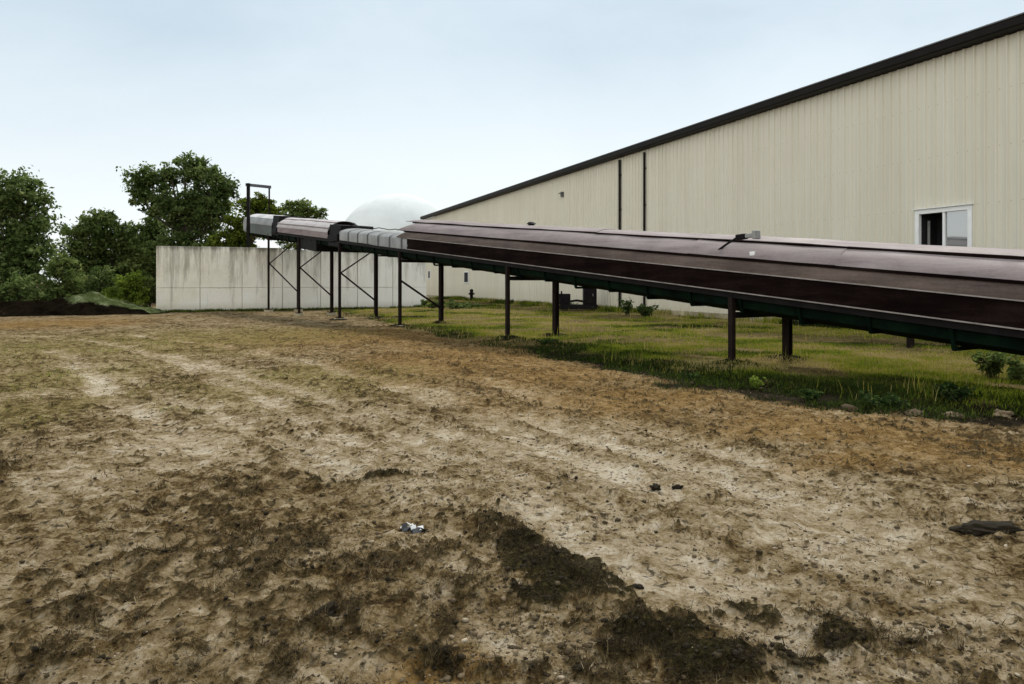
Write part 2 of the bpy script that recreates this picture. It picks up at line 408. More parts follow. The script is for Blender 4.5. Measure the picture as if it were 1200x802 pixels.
# leafy ground cover along the dirt edge, tone blackened as part of conveyor shadow
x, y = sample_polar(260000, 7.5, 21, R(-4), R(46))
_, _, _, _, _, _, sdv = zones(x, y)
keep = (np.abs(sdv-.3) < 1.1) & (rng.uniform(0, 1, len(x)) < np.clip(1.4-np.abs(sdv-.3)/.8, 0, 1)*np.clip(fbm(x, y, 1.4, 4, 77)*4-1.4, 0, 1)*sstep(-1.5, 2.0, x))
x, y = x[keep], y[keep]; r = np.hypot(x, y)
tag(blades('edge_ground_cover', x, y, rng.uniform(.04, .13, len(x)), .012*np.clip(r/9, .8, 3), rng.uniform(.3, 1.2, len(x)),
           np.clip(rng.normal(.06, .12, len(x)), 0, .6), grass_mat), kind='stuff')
# sparse olive grass on the field
x, y = sample_polar(300000, 4, 40, R(-36), R(5))
_, mo, _, _, ol, _, _ = zones(x, y)
keep = rng.uniform(0, 1, len(x)) < ol*.36*np.clip(fbm(x, y, 1.2, 4, 75)*3-1.1, 0, 1)
x, y = x[keep], y[keep]; r = np.hypot(x, y)
tag(blades('sparse_grass', x, y, rng.uniform(.02, .06, len(x)), .004*np.clip(r/6, 1, 6), rng.uniform(.4, 1.3, len(x)),
           np.clip(rng.normal(.62, .18, len(x)), 0, 1), grass_mat), kind='stuff')
# rough growth along the foot of the concrete wall
n = 9000; u = rng.uniform(-.01, 1.02, n); off = np.abs(rng.normal(0, .35, n))+.05
wA, wB = np.array(gp(183, 366)), np.array(gp(500, 361)); dd_ = (wB-wA)/np.linalg.norm(wB-wA); nn_ = np.array([dd_[1], -dd_[0]])
q = wA+(wB-wA)*u[:, None]+nn_*off[:, None]; x, y = q[:, 0], q[:, 1]
keep = rng.uniform(0, 1, n) < np.clip(fbm(x, y, .9, 4, 78)*3-.7, .1, 1); x, y = x[keep], y[keep]; n = len(x)
tag(blades('wall_foot_growth', x, y, rng.uniform(.06, .24, n), np.full(n, .03), rng.uniform(.2, 1.1, n), np.clip(rng.normal(.22, .2, n), 0, 1), grass_mat), kind='stuff')
# taller growth along the foundation of the metal building
n = 26000; u = rng.uniform(0, 1, n)**.7*62-6; off = np.abs(rng.normal(0, .45, n))+.08
kx, ky = -.3621, .9321
x, y = 13.2+kx*u-.932*off, 19.04+ky*u-.362*off
keep = rng.uniform(0, 1, n) < np.clip(fbm(x, y, .55, 4, 79)*4.5-1.7, .02, 1); x, y = x[keep], y[keep]; n = len(x)
tag(blades('foundation_growth', x, y, rng.uniform(.08, .42, n), np.full(n, .022), rng.uniform(.1, .8, n), np.clip(.45+(fbm(x, y, .7, 3, 80)-.5)*2.5+rng.normal(0, .15, n), 0, 1), grass_mat), kind='stuff')
x, y = sample_polar(9000, 9, 50, R(-12), R(46)); gz, _, _, _, _, _, sdv = zones(x, y)
keep = (gz > .6) & (rng.uniform(0, 1, len(x)) < np.clip(fbm(x, y, .5, 4, 82)*5-2.3, .01, 1)); x, y = x[keep], y[keep]; n = len(x); r = np.hypot(x, y)
tag(blades('seed_stalks', x, y, rng.uniform(.12, .32, n), .004*np.clip(r/6, 1, 5), rng.uniform(.05, .6, n), np.clip(rng.normal(.82, .12, n), 0, 1), grass_mat), kind='stuff')
# dead thatch and straw over the dirt
x, y = sample_polar(520000, 2.5, 26, R(-37), R(37))
gz, mo, pa, ru, ol, tr, _ = zones(x, y)
clump = np.clip(fbm(x, y, 4.5, 4, 76)*3.2-1.25, 0, 1)
keep = rng.uniform(0, 1, len(x)) < np.clip(mo*1.0*clump+.28*clump*(1-.6*pa)+.03, 0, 1)*(1-gz)*(1-.6*tr)
x, y, mo = x[keep], y[keep], mo[keep]; r = np.hypot(x, y)
tone = np.clip(.38 - .25*mo + rng.normal(0, .22, len(x)), 0, 1)
th_ = thickness(x, y); tone = np.clip(tone+.14*(1-th_)-.22*th_, 0, 1)
tag(blades('dead_thatch', x, y, rng.uniform(.012, .045, len(x))*(1+.8*mo), .0028*np.clip(r/3.2, 1, 5), rng.uniform(.6, 1.55, len(x)), tone, straw_mat), kind='stuff')

# ------------------------------------------------------------------ clods and pebbles
def ico(sub):
    bm = bmesh.new(); bmesh.ops.create_icosphere(bm, subdivisions=sub, radius=1)
    V = np.array([v.co[:] for v in bm.verts]); Fc = np.array([[v.index for v in f.verts] for f in bm.faces]); bm.free(); return V, Fc
IV, IF = ico(2)
def lump(V, seed, amp=.35, fr=1.7):
    s = 1 + amp*2*(fbm(V[:, 0]*fr+V[:, 2]*1.3+seed*7.7, V[:, 1]*fr-V[:, 2]*.9+seed*3.1, 1, 3, seed)-.5); return V*s[:, None]
clod_mat, nt_, b_ = new_mat('clod'); nb = NB(nt_)
pos = nb.n('ShaderNodeNewGeometry').outputs['Position']
tn = nb.math('ADD', nb.attr('tone').outputs['Fac'], nb.math('MULTIPLY', nb.math('SUBTRACT', nb.noise(pos, 40, 5), .5), .5))
nb.link(nb.ramp(tn, [(.1, (.016, .012, .006)), (.45, (.07, .05, .026)), (.7, (.22, .165, .10)), (1, (.48, .41, .31))]), b_.inputs['Base Color'])
b_.inputs['Roughness'].default_value = .95; b_.inputs['Specular IOR Level'].default_value = .15
nb.bump(nb.noise(pos, 70, 4), .6, .01, b_)
nV = len(IV); IV1, IF1 = ico(1)
x, y = sample_polar(60000, 2.5, 24, R(-37), R(37))
gz, mo, pa, ru, ol, tr, _ = zones(x, y)
keep = rng.uniform(0, 1, len(x)) < (1-gz)*np.clip(fbm(x, y, 1.6, 3, 81)*3-1.0, .06, 1)*.75
x, y, mo, pa = x[keep], y[keep], mo[keep], pa[keep]; z = height(x, y); n = len(x)
protos = [lump(lump(IV1, k, .6, 1.2), k+40, .5, 3.0) for k in range(12)]
sz = .0035+.012*rng.pareto(2.8, n).clip(0, 2.4)*.5; pk = rng.integers(0, 12, n); a = rng.uniform(0, 6.28, n)
VV = np.stack(protos)[pk]*np.stack([sz*rng.uniform(.8, 1.5, n), sz*rng.uniform(.8, 1.3, n), sz*rng.uniform(.4, .8, n)], 1)[:, None, :]
ca, sa = np.cos(a)[:, None], np.sin(a)[:, None]
VX = VV[..., 0]*ca-VV[..., 1]*sa + x[:, None]; VY = VV[..., 0]*sa+VV[..., 1]*ca + y[:, None]; VZ = VV[..., 2]+(z+sz*.12)[:, None]
FF = (np.arange(n)[:, None, None]*len(IV1) + IF1[None]).reshape(-1, 3)
tone = np.clip(.48 + .12*pa - .4*mo + rng.normal(0, .15, n), 0, 1)
tag(np_mesh('dirt_clods', np.stack([VX, VY, VZ], -1).reshape(-1, 3), FF, clod_mat, None, 3, dict(tone=np.repeat(tone, len(IV1))), False), kind='stuff')

def rock(px, py, size, squash, tone, label, name='rock', cat='rock', seed=0, group=None, ax=1.3):
    X, Y = gp(px, py); Z = hz(X, Y)
    V = lump(lump(lump(ico(4)[0], seed+100, .5, 1.1), seed+150, .28, 3.0), seed+170, .16, 9.0)*np.array([size*ax, size, size*squash])
    V = V + np.array([0, 0, size*squash*.28])
    o = np_mesh(name, V, ico(4)[1], clod_mat, None, 3, dict(tone=np.full(len(V), tone)), False)
    o.location = (X, Y, Z); o.rotation_euler = (0, 0, seed*1.3)
    return tag(o, label, cat, group)
rock(1176, 488, .10, .6, .66, 'greyish brown rock at the grass edge, largest of the stones at far right', seed=1, group='stones along the grass edge')
rock(1116, 489, .085, .6, .58, 'grey brown stone at the grass edge just left of the largest rock', seed=2, group='stones along the grass edge')
rock(1074, 486, .10, .5, .45, 'flat brown stone at the grass edge below the conveyor', seed=3, group='stones along the grass edge')
rock(996, 480, .075, .6, .40, 'small brown stone at the dirt edge, leftmost of the edge stones', seed=4, group='stones along the grass edge')
rock(1156, 621, .085, .42, .06, 'dark flat lump of mud lying alone on bare dirt at far right', 'mud_clod', 'mud clod', 5, ax=2.6)
rock(768, 573, .035, .7, .05, 'small dark clod on bare dirt, left one of a close pair', 'mud_clod', 'mud clod', 6)
rock(794, 576, .030, .7, .05, 'small dark clod on bare dirt, right one of a close pair', 'mud_clod', 'mud clod', 7)
rock(383, 728, .045, .8, .05, 'dark fist sized clod on brown dirt near the lower left corner', 'mud_clod', 'mud clod', 8)
rock(748, 684, .022, .8, .04, 'small black clod on pale dirt beside the mossy patch', 'mud_clod', 'mud clod', 9)
rock(42, 364, .30, .7, .8, 'pale boulder lying against the dark earth mound', 'boulder', 'rock', 10)

# scraps of litter
scr_w = plain('scrap_white', (.72, .72, .70), .5); scr_b = plain('scrap_black', (.015, .015, .016), .5)
X, Y = gp(484, 620); lit = tag(empty('litter', (X, Y, hz(X, Y))), 'crumpled black and white scrap of litter lying on the dirt', 'litter')
for mt_, nm, k0 in ((scr_b, 'black_scrap', 0), (scr_w, 'white_scrap', 9)):
    rr = random.Random(k0+3)
    for k in range(4):
        mb = MB(); cx, cy = rr.uniform(-.07, .07), rr.uniform(-.08, .08); a = rr.uniform(0, 3); L_ = rr.uniform(.02, .05)
        p = [(cx-L_*math.cos(a), cy-L_*math.sin(a), .012+rr.uniform(0, .012)), (cx, cy, .03+rr.uniform(0, .02)), (cx+L_*math.cos(a), cy+L_*math.sin(a), .012+rr.uniform(0, .01))]
        mb.sweep([[(q[0]-.018*math.sin(a), q[1]+.018*math.cos(a), q[2]) for q in p], [(q[0]+.018*math.sin(a), q[1]-.018*math.cos(a), q[2]+.006) for q in p],
                  [(q[0]+.018*math.sin(a), q[1]-.018*math.cos(a), q[2]+.002) for q in p], [(q[0]-.018*math.sin(a), q[1]+.018*math.cos(a), q[2]-.004) for q in p]], True)
        mb.build(nm, mt_, lit)

# ------------------------------------------------------------------ earth mound on the left
mm, nt_, b_ = new_mat('mound_earth'); nb = NB(nt_); pos = nb.n('ShaderNodeNewGeometry').outputs['Position']
f = nb.noise(pos, 2.2, 8, .7); tp = nb.attr('top').outputs['Fac']
c = nb.ramp(f, [(.35, (.004, .003, .002)), (.62, (.013, .010, .006)), (.8, (.06, .045, .028))])
c2 = nb.ramp(f, [(.3, (.025, .032, .010)), (.52, (.085, .105, .040)), (.75, (.26, .28, .17))])
tf = nb.ramp(nb.math('ADD', tp, nb.math('MULTIPLY', nb.math('SUBTRACT', f, .5), 1.1)), [(.40, 0.0), (.58, 1.0)])
nb.link(nb.mix(tf, c, c2), b_.inputs['Base Color']); b_.inputs['Roughness'].default_value = 1; b_.inputs['Specular IOR Level'].default_value = 0; nb.bump(nb.noise(pos, 6, 8, .7), 1.0, .15, b_)
p0 = gp(-80, 373); p1 = gp(172, 369)
u = np.linspace(0, 1, 220); v = np.linspace(-1, 1, 60); U, Vv = np.meshgrid(u, v); U, Vv = U.ravel(), Vv.ravel()
bx = p0[0]+(p1[0]-p0[0])*U; by = p0[1]+(p1[1]-p0[1])*U
prof = np.interp(U, [0, .35, .55, .66, .78, .88, .94, 1], [.70, .80, .92, .95, .72, .42, .36, .0])
wid = 1.6
hh = prof*(1-np.abs(Vv)**1.7)*(1+.7*(fbm(bx, Vv*wid, 1.1, 4, 91)-.5)) + .18*(fbm(bx, Vv*wid+9, 2.8, 4, 92)-.5)*(1-Vv**2)
MVx, MVy = bx, by+1.5+Vv*wid
Vm = np.stack([MVx, MVy, hh-.03], 1)
top = np.clip((hh/np.maximum(prof, .1)-.40)*1.8, 0, 1)*sstep(.42, .62, U)*sstep(-.9, -.1, Vv+.3)
ii = (np.arange(59)[:, None]*220+np.arange(219)[None]).ravel()
tag(np_mesh('earth_mound', Vm, np.stack([ii, ii+1, ii+221, ii+220], 1), mm, attrs=dict(top=top), smooth=True), kind='structure')

# ------------------------------------------------------------------ metal building
K = .81
PR = (16.3*K, 23.5*K); D = Vector((-.362, .932, 0)).normalized(); N = Vector((-D.y, D.x, 0))     # N faces the yard
if N.x > 0: N = -N
def wall_t(px):                                  # distance along the wall for a photo column
    k = (px-CX)/F; return (PR[0]-k*PR[1])/(k*D.y-D.x)
def wall_Y(t): return PR[1]+D.y*t
def wall_z(px, py): return CAMZ+(HY-py)/F*wall_Y(wall_t(px))
B_H = 1.6+6.48*1.005; T0, T1 = -14.0, 76*K
bld = tag(empty('metal_building', (PR[0], PR[1], 0), math.atan2(D.y, D.x)), 'long beige metal building with dark eave behind the conveyor', 'building')
# local: x along wall (away), y = +left of D.   N local:
NS = 1.0 if N.dot(Vector((-D.y, D.x, 0))) > 0 else -1.0
def bl(t, out_, z): return (t, NS*out_, z)
sid, nt_, b_ = new_mat('beige_siding'); nb = NB(nt_); v = coord(nb)
mpn = nb.n('ShaderNodeMapping'); mpn.inputs['Scale'].default_value = (1, 1, .06); nb.link(v, mpn.inputs[0])
f1 = nb.noise(mpn.outputs[0], 3.0, 7, .65); f2 = nb.noise(v, .35, 5, .6)
sx = nb.n('ShaderNodeSeparateXYZ'); nb.link(v, sx.inputs[0])
pid = nb.math('FLOOR', nb.math('DIVIDE', sx.outputs[0], .9)); wn = nb.n('ShaderNodeTexWhiteNoise', noise_dimensions='1D'); nb.link(pid, wn.inputs['W'])
f = nb.math('ADD', nb.math('ADD', nb.math('MULTIPLY', f1, .55), nb.math('MULTIPLY', f2, .3)), nb.math('MULTIPLY', wn.outputs['Value'], .13))
c = nb.ramp(f, [(.28, (.60, .565, .455)), (.52, (.66, .63, .52)), (.74, (.70, .67, .575))])
lowz = nb.ramp(sx.outputs[2], [(.30/12, 1.0), (1.5/12, 0.0)])
low = nb.n('ShaderNodeMapRange'); low.inputs[1].default_value = .3; low.inputs[2].default_value = 1.4; low.inputs[3].default_value = 1; low.inputs[4].default_value = 0; nb.link(sx.outputs[2], low.inputs[0])
c = nb.mix(nb.math('MULTIPLY', nb.math('MULTIPLY', low.outputs[0], f1), .5), c, (.40, .34, .22))
fr_ = nb.math('FRACT', nb.math('DIVIDE', sx.outputs[0], .305))
dl = nb.math('MULTIPLY', nb.math('GREATER_THAN', fr_, .29), nb.math('LESS_THAN', fr_, .37))
c = nb.mix(nb.math('MULTIPLY', nb.math('MULTIPLY', dl, f1), .95), c, (.34, .30, .22))  # dark line beside each rib, painted to stand in for rib shading
scr = nb.math('LESS_THAN', nb.math('ABSOLUTE', nb.math('SUBTRACT', nb.math('FRACT', nb.math('DIVIDE', sx.outputs[2], 1.5)), .5)), .010)
scx = nb.math('LESS_THAN', nb.math('ABSOLUTE', nb.math('SUBTRACT', nb.math('FRACT', nb.math('DIVIDE', sx.outputs[0], .305)), .85)), .045)
c = nb.mix(nb.math('MULTIPLY', nb.math('MULTIPLY', scr, scx), .55), c, (.25, .22, .17))
nb.link(c, b_.inputs['Base Color']); b_.inputs['Roughness'].default_value = .45; b_.inputs['Specular IOR Level'].default_value = .35
nb.bump(nb.noise(v, 1.3, 3, .5), .12, .05, b_)
# window hole spans
wt1, wt0 = wall_t(1076), wall_t(1138)
wz1 = wall_z(1138, 243); wz0 = wz1-1.25
def siding(t0, t1, z0, z1, mb):
    n0 = math.ceil(t0/.305); xs_ = [(t0, 0)]
    t = n0*.305
    while t < t1:
        for dt, o in ((.0, 0), (.022, .05), (.072, .05), (.094, 0), (.18, 0), (.187, .008), (.203, .008), (.21, 0)):
            if t0 < t+dt < t1: xs_.append((t+dt, o))
        t += .305
    xs_.append((t1, 0))
    mb.sweep([[bl(a, o, z0) for a, o in xs_], [bl(a, o, z1) for a, o in xs_]])
mb = MB()
siding(T0, wt0, .30, B_H, mb); siding(wt1, T1, .30, B_H, mb); siding(wt0, wt1, .30, wz0, mb); siding(wt0, wt1, wz1, B_H, mb)
DEP = 42.0
mb.add([bl(T1, 0, .3), bl(T1, -DEP, .3), bl(T1, -DEP, B_H), bl(T1, -DEP/2, B_H+1.75), bl(T1, 0, B_H)], [(0, 1, 2, 3, 4)])
mb.add([bl(T0, 0, .3), bl(T0, -DEP, .3), bl(T0, -DEP, B_H), bl(T0, -DEP/2, B_H+1.75), bl(T0, 0, B_H)], [(0, 1, 2, 3, 4)])
mb.add([bl(T0, -DEP, .3), bl(T1, -DEP, .3), bl(T1, -DEP, B_H), bl(T0, -DEP, B_H)], [(0, 1, 2, 3)])
mb.build('wall', sid, bld)
fnd = plain('foundation_concrete', (.36, .31, .20), .9, 0, .35, 1.5, .3, dirt=(.10, .085, .045))
mb = MB(); mb.hexa([bl(T0, .05, -.2), bl(T1, .05, -.2), bl(T1, -.3, -.2), bl(T0, -.3, -.2), bl(T0, .05, .305), bl(T1, .05, .305), bl(T1, -.3, .305), bl(T0, -.3, .305)])
mb.build('foundation', fnd, bld)
dark_trim = plain('dark_trim', (.010, .008, .007), .5, .0, .3, 2, 0, .12)
roof_m = plain('roof_metal', (.10, .095, .09), .4, .6, .2, 1)
mb = MB()
for sgn in (0, 1):
    a, b2 = (.42, -DEP/2) if sgn == 0 else (-DEP/2, -DEP-.42)
    za, zb = (B_H+.26, B_H+2.05) if sgn == 0 else (B_H+2.05, B_H+.26)
    mb.hexa([bl(T0-.3, a, za), bl(T1+.3, a, za), bl(T1+.3, b2, zb), bl(T0-.3, b2, zb), bl(T0-.3, a, za+.06), bl(T1+.3, a, za+.06), bl(T1+.3, b2, zb+.06), bl(T0-.3, b2, zb+.06)])
t = T0
while t < T1:                                   # standing seams end at the eave
    mb.bar(bl(t, .40, B_H+.322), bl(t, -DEP/2+.2, B_H+2.112), .03, .02); t += .61
mb.build('roof', roof_m, bld)
mb = MB()                                       # gutter: a box profile with a lip, and the soffit behind it
pr = [(.03, .02), (.36, .04), (.40, .07), (.42, .25), (.44, .275), (.40, .28), (.385, .24), (.37, .12), (.03, .10)]
mb.sweep([[bl(T0-.3, o, B_H+z) for o, z in pr], [bl(T1+.3, o, B_H+z) for o, z in pr]], True, False, True)
mb.build('gutter', dark_trim, bld)
mb = MB(); mb.hexa([bl(T1-.12, -.02, .32), bl(T1+.03, -.02, .32), bl(T1+.03, .045, .32), bl(T1-.12, .045, .32), bl(T1-.12, -.02, B_H-.02), bl(T1+.03, -.02, B_H-.02), bl(T1+.03, .045, B_H-.02), bl(T1-.12, .045, B_H-.02)])
mb.build('corner_trim', sid, bld)
for px, wd in ((728, .10), (757, .07)):
    t = wall_t(px); mb = MB()
    mb.box(bl(t, .10, B_H/2+.05), (wd, .09, B_H-.35))
    mb.bar(bl(t, .10, .24), bl(t, .35, .10), wd, .09, (0, 0, 1))
    for z in (1.2, 3.2, 5.4, 7.2): mb.box(bl(t, .075, z), (wd+.08, .11, .04))
    mb.build('downspout', dark_trim, bld)
# sliding window
white = plain('white_vinyl', (.78, .79, .78), .4, 0, .06, 3)
glass, nt_, b_ = new_mat('window_glass'); b_.inputs['Base Color'].default_value = (.10, .13, .13, 1); b_.inputs['Roughness'].default_value = .03; b_.inputs['Metallic'].default_value = 0; b_.inputs['Specular IOR Level'].default_value = 1.0; b_.inputs['Coat Weight'].default_value = 1; b_.inputs['IOR'].default_value = 2.2
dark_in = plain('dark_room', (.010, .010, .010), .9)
wf = tag(empty('window', (0, 0, 0)), None); wf.parent = bld
fw = .13; mb = MB(); oo, dd = .05, .13
for (ta, tb, za, zb) in ((wt0-fw/2, wt1+fw/2, wz1-fw/2, wz1+fw/2), (wt0-fw/2, wt1+fw/2, wz0-fw/2, wz0+fw/2), (wt0-fw/2, wt0+fw/2, wz0+fw/2, wz1-fw/2), (wt1-fw/2, wt1+fw/2, wz0+fw/2, wz1-fw/2)):
    mb.box(bl((ta+tb)/2, .0, (za+zb)/2), (tb-ta, dd, zb-za))
tm = (wt0+wt1)/2 - .03
mb.box(bl(tm, -.005, (wz0+wz1)/2), (.075, dd-.03, wz1-wz0-fw))
mb.build('frame', white, wf, .006)
mb = MB(); mb.box(bl((wt0+wt1)/2, .075, wz1+fw/2+.016), (wt1-wt0+fw+.1, .09, .02)); mb.build('drip_cap', white, wf)
mb = MB(); mb.box(bl((wt0+tm)/2, -.012, (wz0+wz1)/2), (tm-wt0-fw*.85, .012, wz1-wz0-fw)); mb.build('pane', glass, wf)
mb = MB(); zc, zh = (wz0+wz1)/2, (wz1-wz0-fw)
# dark half: an open sash with the dim room behind it
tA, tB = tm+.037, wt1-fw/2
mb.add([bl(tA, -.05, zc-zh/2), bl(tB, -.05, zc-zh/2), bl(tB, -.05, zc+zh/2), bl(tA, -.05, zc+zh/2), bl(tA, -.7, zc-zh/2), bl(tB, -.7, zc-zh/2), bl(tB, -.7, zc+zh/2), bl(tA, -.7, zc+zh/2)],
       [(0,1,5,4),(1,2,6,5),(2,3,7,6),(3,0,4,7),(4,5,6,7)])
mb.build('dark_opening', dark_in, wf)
mb = MB(); mb.box(bl(tB-.13, -.2, zc-.05), (.08, .02, zh*.75)); mb.build('curtain', plain('curtain', (.16, .16, .15), .9), wf)
# small far windows and fittings
for px, ya, yb, wd in ((519, 320.5, 331.5, 1.0), (547, 319.5, 331, 1.1), (503.5, 318, 326, .7)):
    t = wall_t(px); za, zb = wall_z(px, yb), wall_z(px, ya)
    rt = tag(empty('window', (0, 0, 0)), None); rt.parent = bld
    mb = MB(); mb.box(bl(t, .045, (za+zb)/2), (wd, .02, zb-za)); mb.build('pane', dark_in, rt)
    mb = MB()
    for ta, tb, z0, z1 in ((t-wd/2-.08, t+wd/2+.08, zb, zb+.08), (t-wd/2-.08, t+wd/2+.08, za-.08, za), (t-wd/2-.08, t-wd/2, za, zb), (t+wd/2, t+wd/2+.08, za, zb)):
        mb.box(bl((ta+tb)/2, .05, (z0+z1)/2), (tb-ta, .05, z1-z0))
    mb.build('frame', white, rt)
grey_box = plain('grey_fitting', (.10, .10, .10), .5, .3)
t = wall_t(660); z = wall_z(660, 228); mb = MB()
mb.box(bl(t, .08, z), (.22, .14, .30)); mb.bar(bl(t, .12, z+.12), bl(t, .30, z+.02), .20, .04); mb.build('wall_light', grey_box, bld, .015)
t = wall_t(518); z = wall_z(518, 316); mb = MB(); mb.box(bl(t, .1, z), (.55, .16, .35)); mb.tube([bl(t, .18, z), bl(t, .3, z-.05)], .08, 8); mb.build('vent', grey_box, bld, .02)

# ------------------------------------------------------------------ concrete wall
cw, nt_, b_ = new_mat('board_marked_concrete'); nb = NB(nt_); v = coord(nb)
mpn = nb.n('ShaderNodeMapping'); mpn.inputs['Scale'].default_value = (1, 1, .10); nb.link(v, mpn.inputs[0])
sx = nb.n('ShaderNodeSeparateXYZ'); nb.link(v, sx.inputs[0])
f1 = nb.noise(v, .7, 8, .65); f2 = nb.noise(mpn.outputs[0], 2.2, 9, .75, .3); f3 = nb.noise(v, 7, 6, .7)
c = nb.ramp(nb.math('ADD', nb.math('MULTIPLY', f1, .7), nb.math('MULTIPLY', f3, .3)), [(.33, (.62, .57, .43)), (.5, (.77, .72, .59)), (.68, (.83, .81, .73))])
mr = nb.n('ShaderNodeMapRange'); mr.inputs[1].default_value = 1.2; mr.inputs[2].default_value = 3.5; nb.link(sx.outputs[2], mr.inputs[0])
c = nb.mix(nb.math('MULTIPLY', sx.outputs[0], .055, True), c, (.84, .84, .80))
st = nb.ramp(nb.math('ADD', f2, nb.math('MULTIPLY', mr.outputs[0], .17)), [(.56, 0.0), (.72, 1.0)])
c = nb.mix(nb.math('MULTIPLY', st, .55), c, (.13, .11, .065))
tpm = nb.n('ShaderNodeMapRange'); tpm.inputs[1].default_value = 3.05; tpm.inputs[2].default_value = 3.5; nb.link(sx.outputs[2], tpm.inputs[0])
tpf = nb.ramp(nb.math('ADD', nb.math('MULTIPLY', tpm.outputs[0], .75), nb.math('MULTIPLY', nb.math('SUBTRACT', f2, .5), 2.0)), [(.45, 0.0), (.8, 1.0)])
c = nb.mix(nb.math('MULTIPLY', tpf, .62), c, (.055, .048, .028))
mr2 = nb.n('ShaderNodeMapRange'); mr2.inputs[1].default_value = .5; mr2.inputs[2].default_value = 0; nb.link(sx.outputs[2], mr2.inputs[0])
c = nb.mix(nb.math('MULTIPLY', nb.math('MULTIPLY', mr2.outputs[0], f1), .9), c, (.30, .24, .13))
nb.link(c, b_.inputs['Base Color']); b_.inputs['Roughness'].default_value = .9; nb.bump(nb.noise(v, 9, 7, .7), .5, .02, b_)
wa = Vector((*gp(183, 366), 0)); wb = Vector((*gp(500, 361), 0)); WL = (wb-wa).length; wang = math.atan2(wb.y-wa.y, wb.x-wa.x); WH = 3.52
cwall = tag(empty('concrete_wall', wa, wang), 'tall stained concrete retaining wall at the far end of the yard', 'wall')
rr = random.Random(5); mb = MB(); nb_p = 7; gap = .03
for i in range(nb_p):                            # poured bays with open joints between them, one lift joint
    a, b2 = WL*i/nb_p+gap/2, WL*(i+1)/nb_p-gap/2
    for z0, z1 in ((-.2, 1.28), (1.295, WH)):
        off = rr.uniform(-.015, .015); zt = z1 + (rr.uniform(-.05, .05) if z1 == WH else 0)
        mb.box(((a+b2)/2, .20+off, (z0+zt)/2), (b2-a, .40, zt-z0))
mb.box((WL/2, .24, 1.7), (WL-.1, .28, 3.4))
mb.build('wall_bay', cw, cwall, .02)
mb = MB()                                        # return wall running back at the left end
mb.box((.2, 3.4, 1.66), (.4, 6.0, 3.7)); mb.build('return_wall', cw, cwall, .02)

# ------------------------------------------------------------------ conveyor
P0 = (-3.94, 25.5); UD = Vector((-.548, .837, 0)).normalized()
conv = tag(empty('covered_conveyor', (P0[0], P0[1], 0), math.atan2(UD.y, UD.x)), 'long brown hooded conveyor on steel trestles climbing to the concrete wall', 'conveyor')
ze = lambda s: 2.80+.0935*s
def cp(s, w_, dz): return (s, -w_, ze(s)+dz)
WD = 1.64
def hood_prof(h0=.35, rise=.60, half=.82, a0=0., a1=180., n=14, grow=0.0):
    P = []
    for k in range(n+1):
        th = R(a0+(a1-a0)*k/n)
        P.append((WD/2-(half+grow)*math.cos(th), h0+(rise+grow)*math.sin(th)))
    return P
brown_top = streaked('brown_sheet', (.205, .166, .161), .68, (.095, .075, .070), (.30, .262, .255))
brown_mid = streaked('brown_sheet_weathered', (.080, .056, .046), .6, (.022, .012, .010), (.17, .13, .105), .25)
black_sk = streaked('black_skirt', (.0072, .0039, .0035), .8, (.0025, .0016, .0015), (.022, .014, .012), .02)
green_tr = plain('dark_green_steel', (.0022, .0070, .0036), .75, 0, .8, 2.2, .2, .04)
trim_m = plain('bare_trim', (.26, .23, .21), .5, .3, .4, 4)
grey_sh = plain('galvanised_sheet', (.25, .25, .24), .55, .2, .3, 1.5, .1, dirt=(.13, .13, .12))
black_st = plain('black_steel', (.008, .007, .007), .6, .0, .5, 3, 0, .08)
rust_st = plain('dark_rusty_steel', (.014, .009, .007), .7, .0, .5, 4, .2, .08)
def on_line(px, w_):                             # s on the line w = const for a photo column
    k = (px-CX)/F; wv = Vector((.837, .548)); x0, y0 = P0[0]+w_*wv.x, P0[1]+w_*wv.y
    return (k*y0-x0)/(UD.x-k*UD.y)
def shell(name, prof, s0, s1, mat, parent, th=.012, step=1.2, wob=0.0, skew=0.0):
    rr = random.Random(name+str(s0)); secs = []; ss = []
    k = max(1, round((s1-s0)/3.05)); pl = (s1-s0)/k
    for q in range(k):                            # lapped panels: each one sits a few mm off the next
        g_ = .010*(q % 2)
        for t in (.0, .25, .5, .75, 1.0): ss.append((s0+pl*q+(pl-.012)*t+.006, g_))
    ss[0] = (s0, ss[0][1]); ss[-1] = (s1, ss[-1][1]); n = len(ss)-1
    for i, (s, g_) in enumerate(ss):
        dw, dz = (rr.uniform(-wob, wob), g_+rr.uniform(-wob, wob))
        sk = skew if i == n else 0
        top = max(z for _, z in prof); low = min(z for _, z in prof)
        outer = [cp(s+sk*(top-z)/(top-low+1e-6), a+dw*.3, z+dz) for a, z in prof]
        inner = [(q[0], q[1]+(.0 if abs(a-WD/2) < .05 else (-th if a < WD/2 else th)), q[2]-th) for q, (a, z) in zip(outer, prof)]
        secs.append(outer+inner[::-1])
    return MB().sweep(secs, True, True, True).build(name, mat, parent)
pinkish = streaked('faded_brown_sheet', (.40, .37, .365), .7, (.24, .21, .205), (.50, .47, .465))
def smooth_by_angle(o, a=30):
    m = o.data
    bm = bmesh.new(); bm.from_mesh(m)
    for e in bm.edges:
        if len(e.link_faces) == 2 and e.calc_face_angle(0) > R(a): e.smooth = False
    bm.to_mesh(m); bm.free()
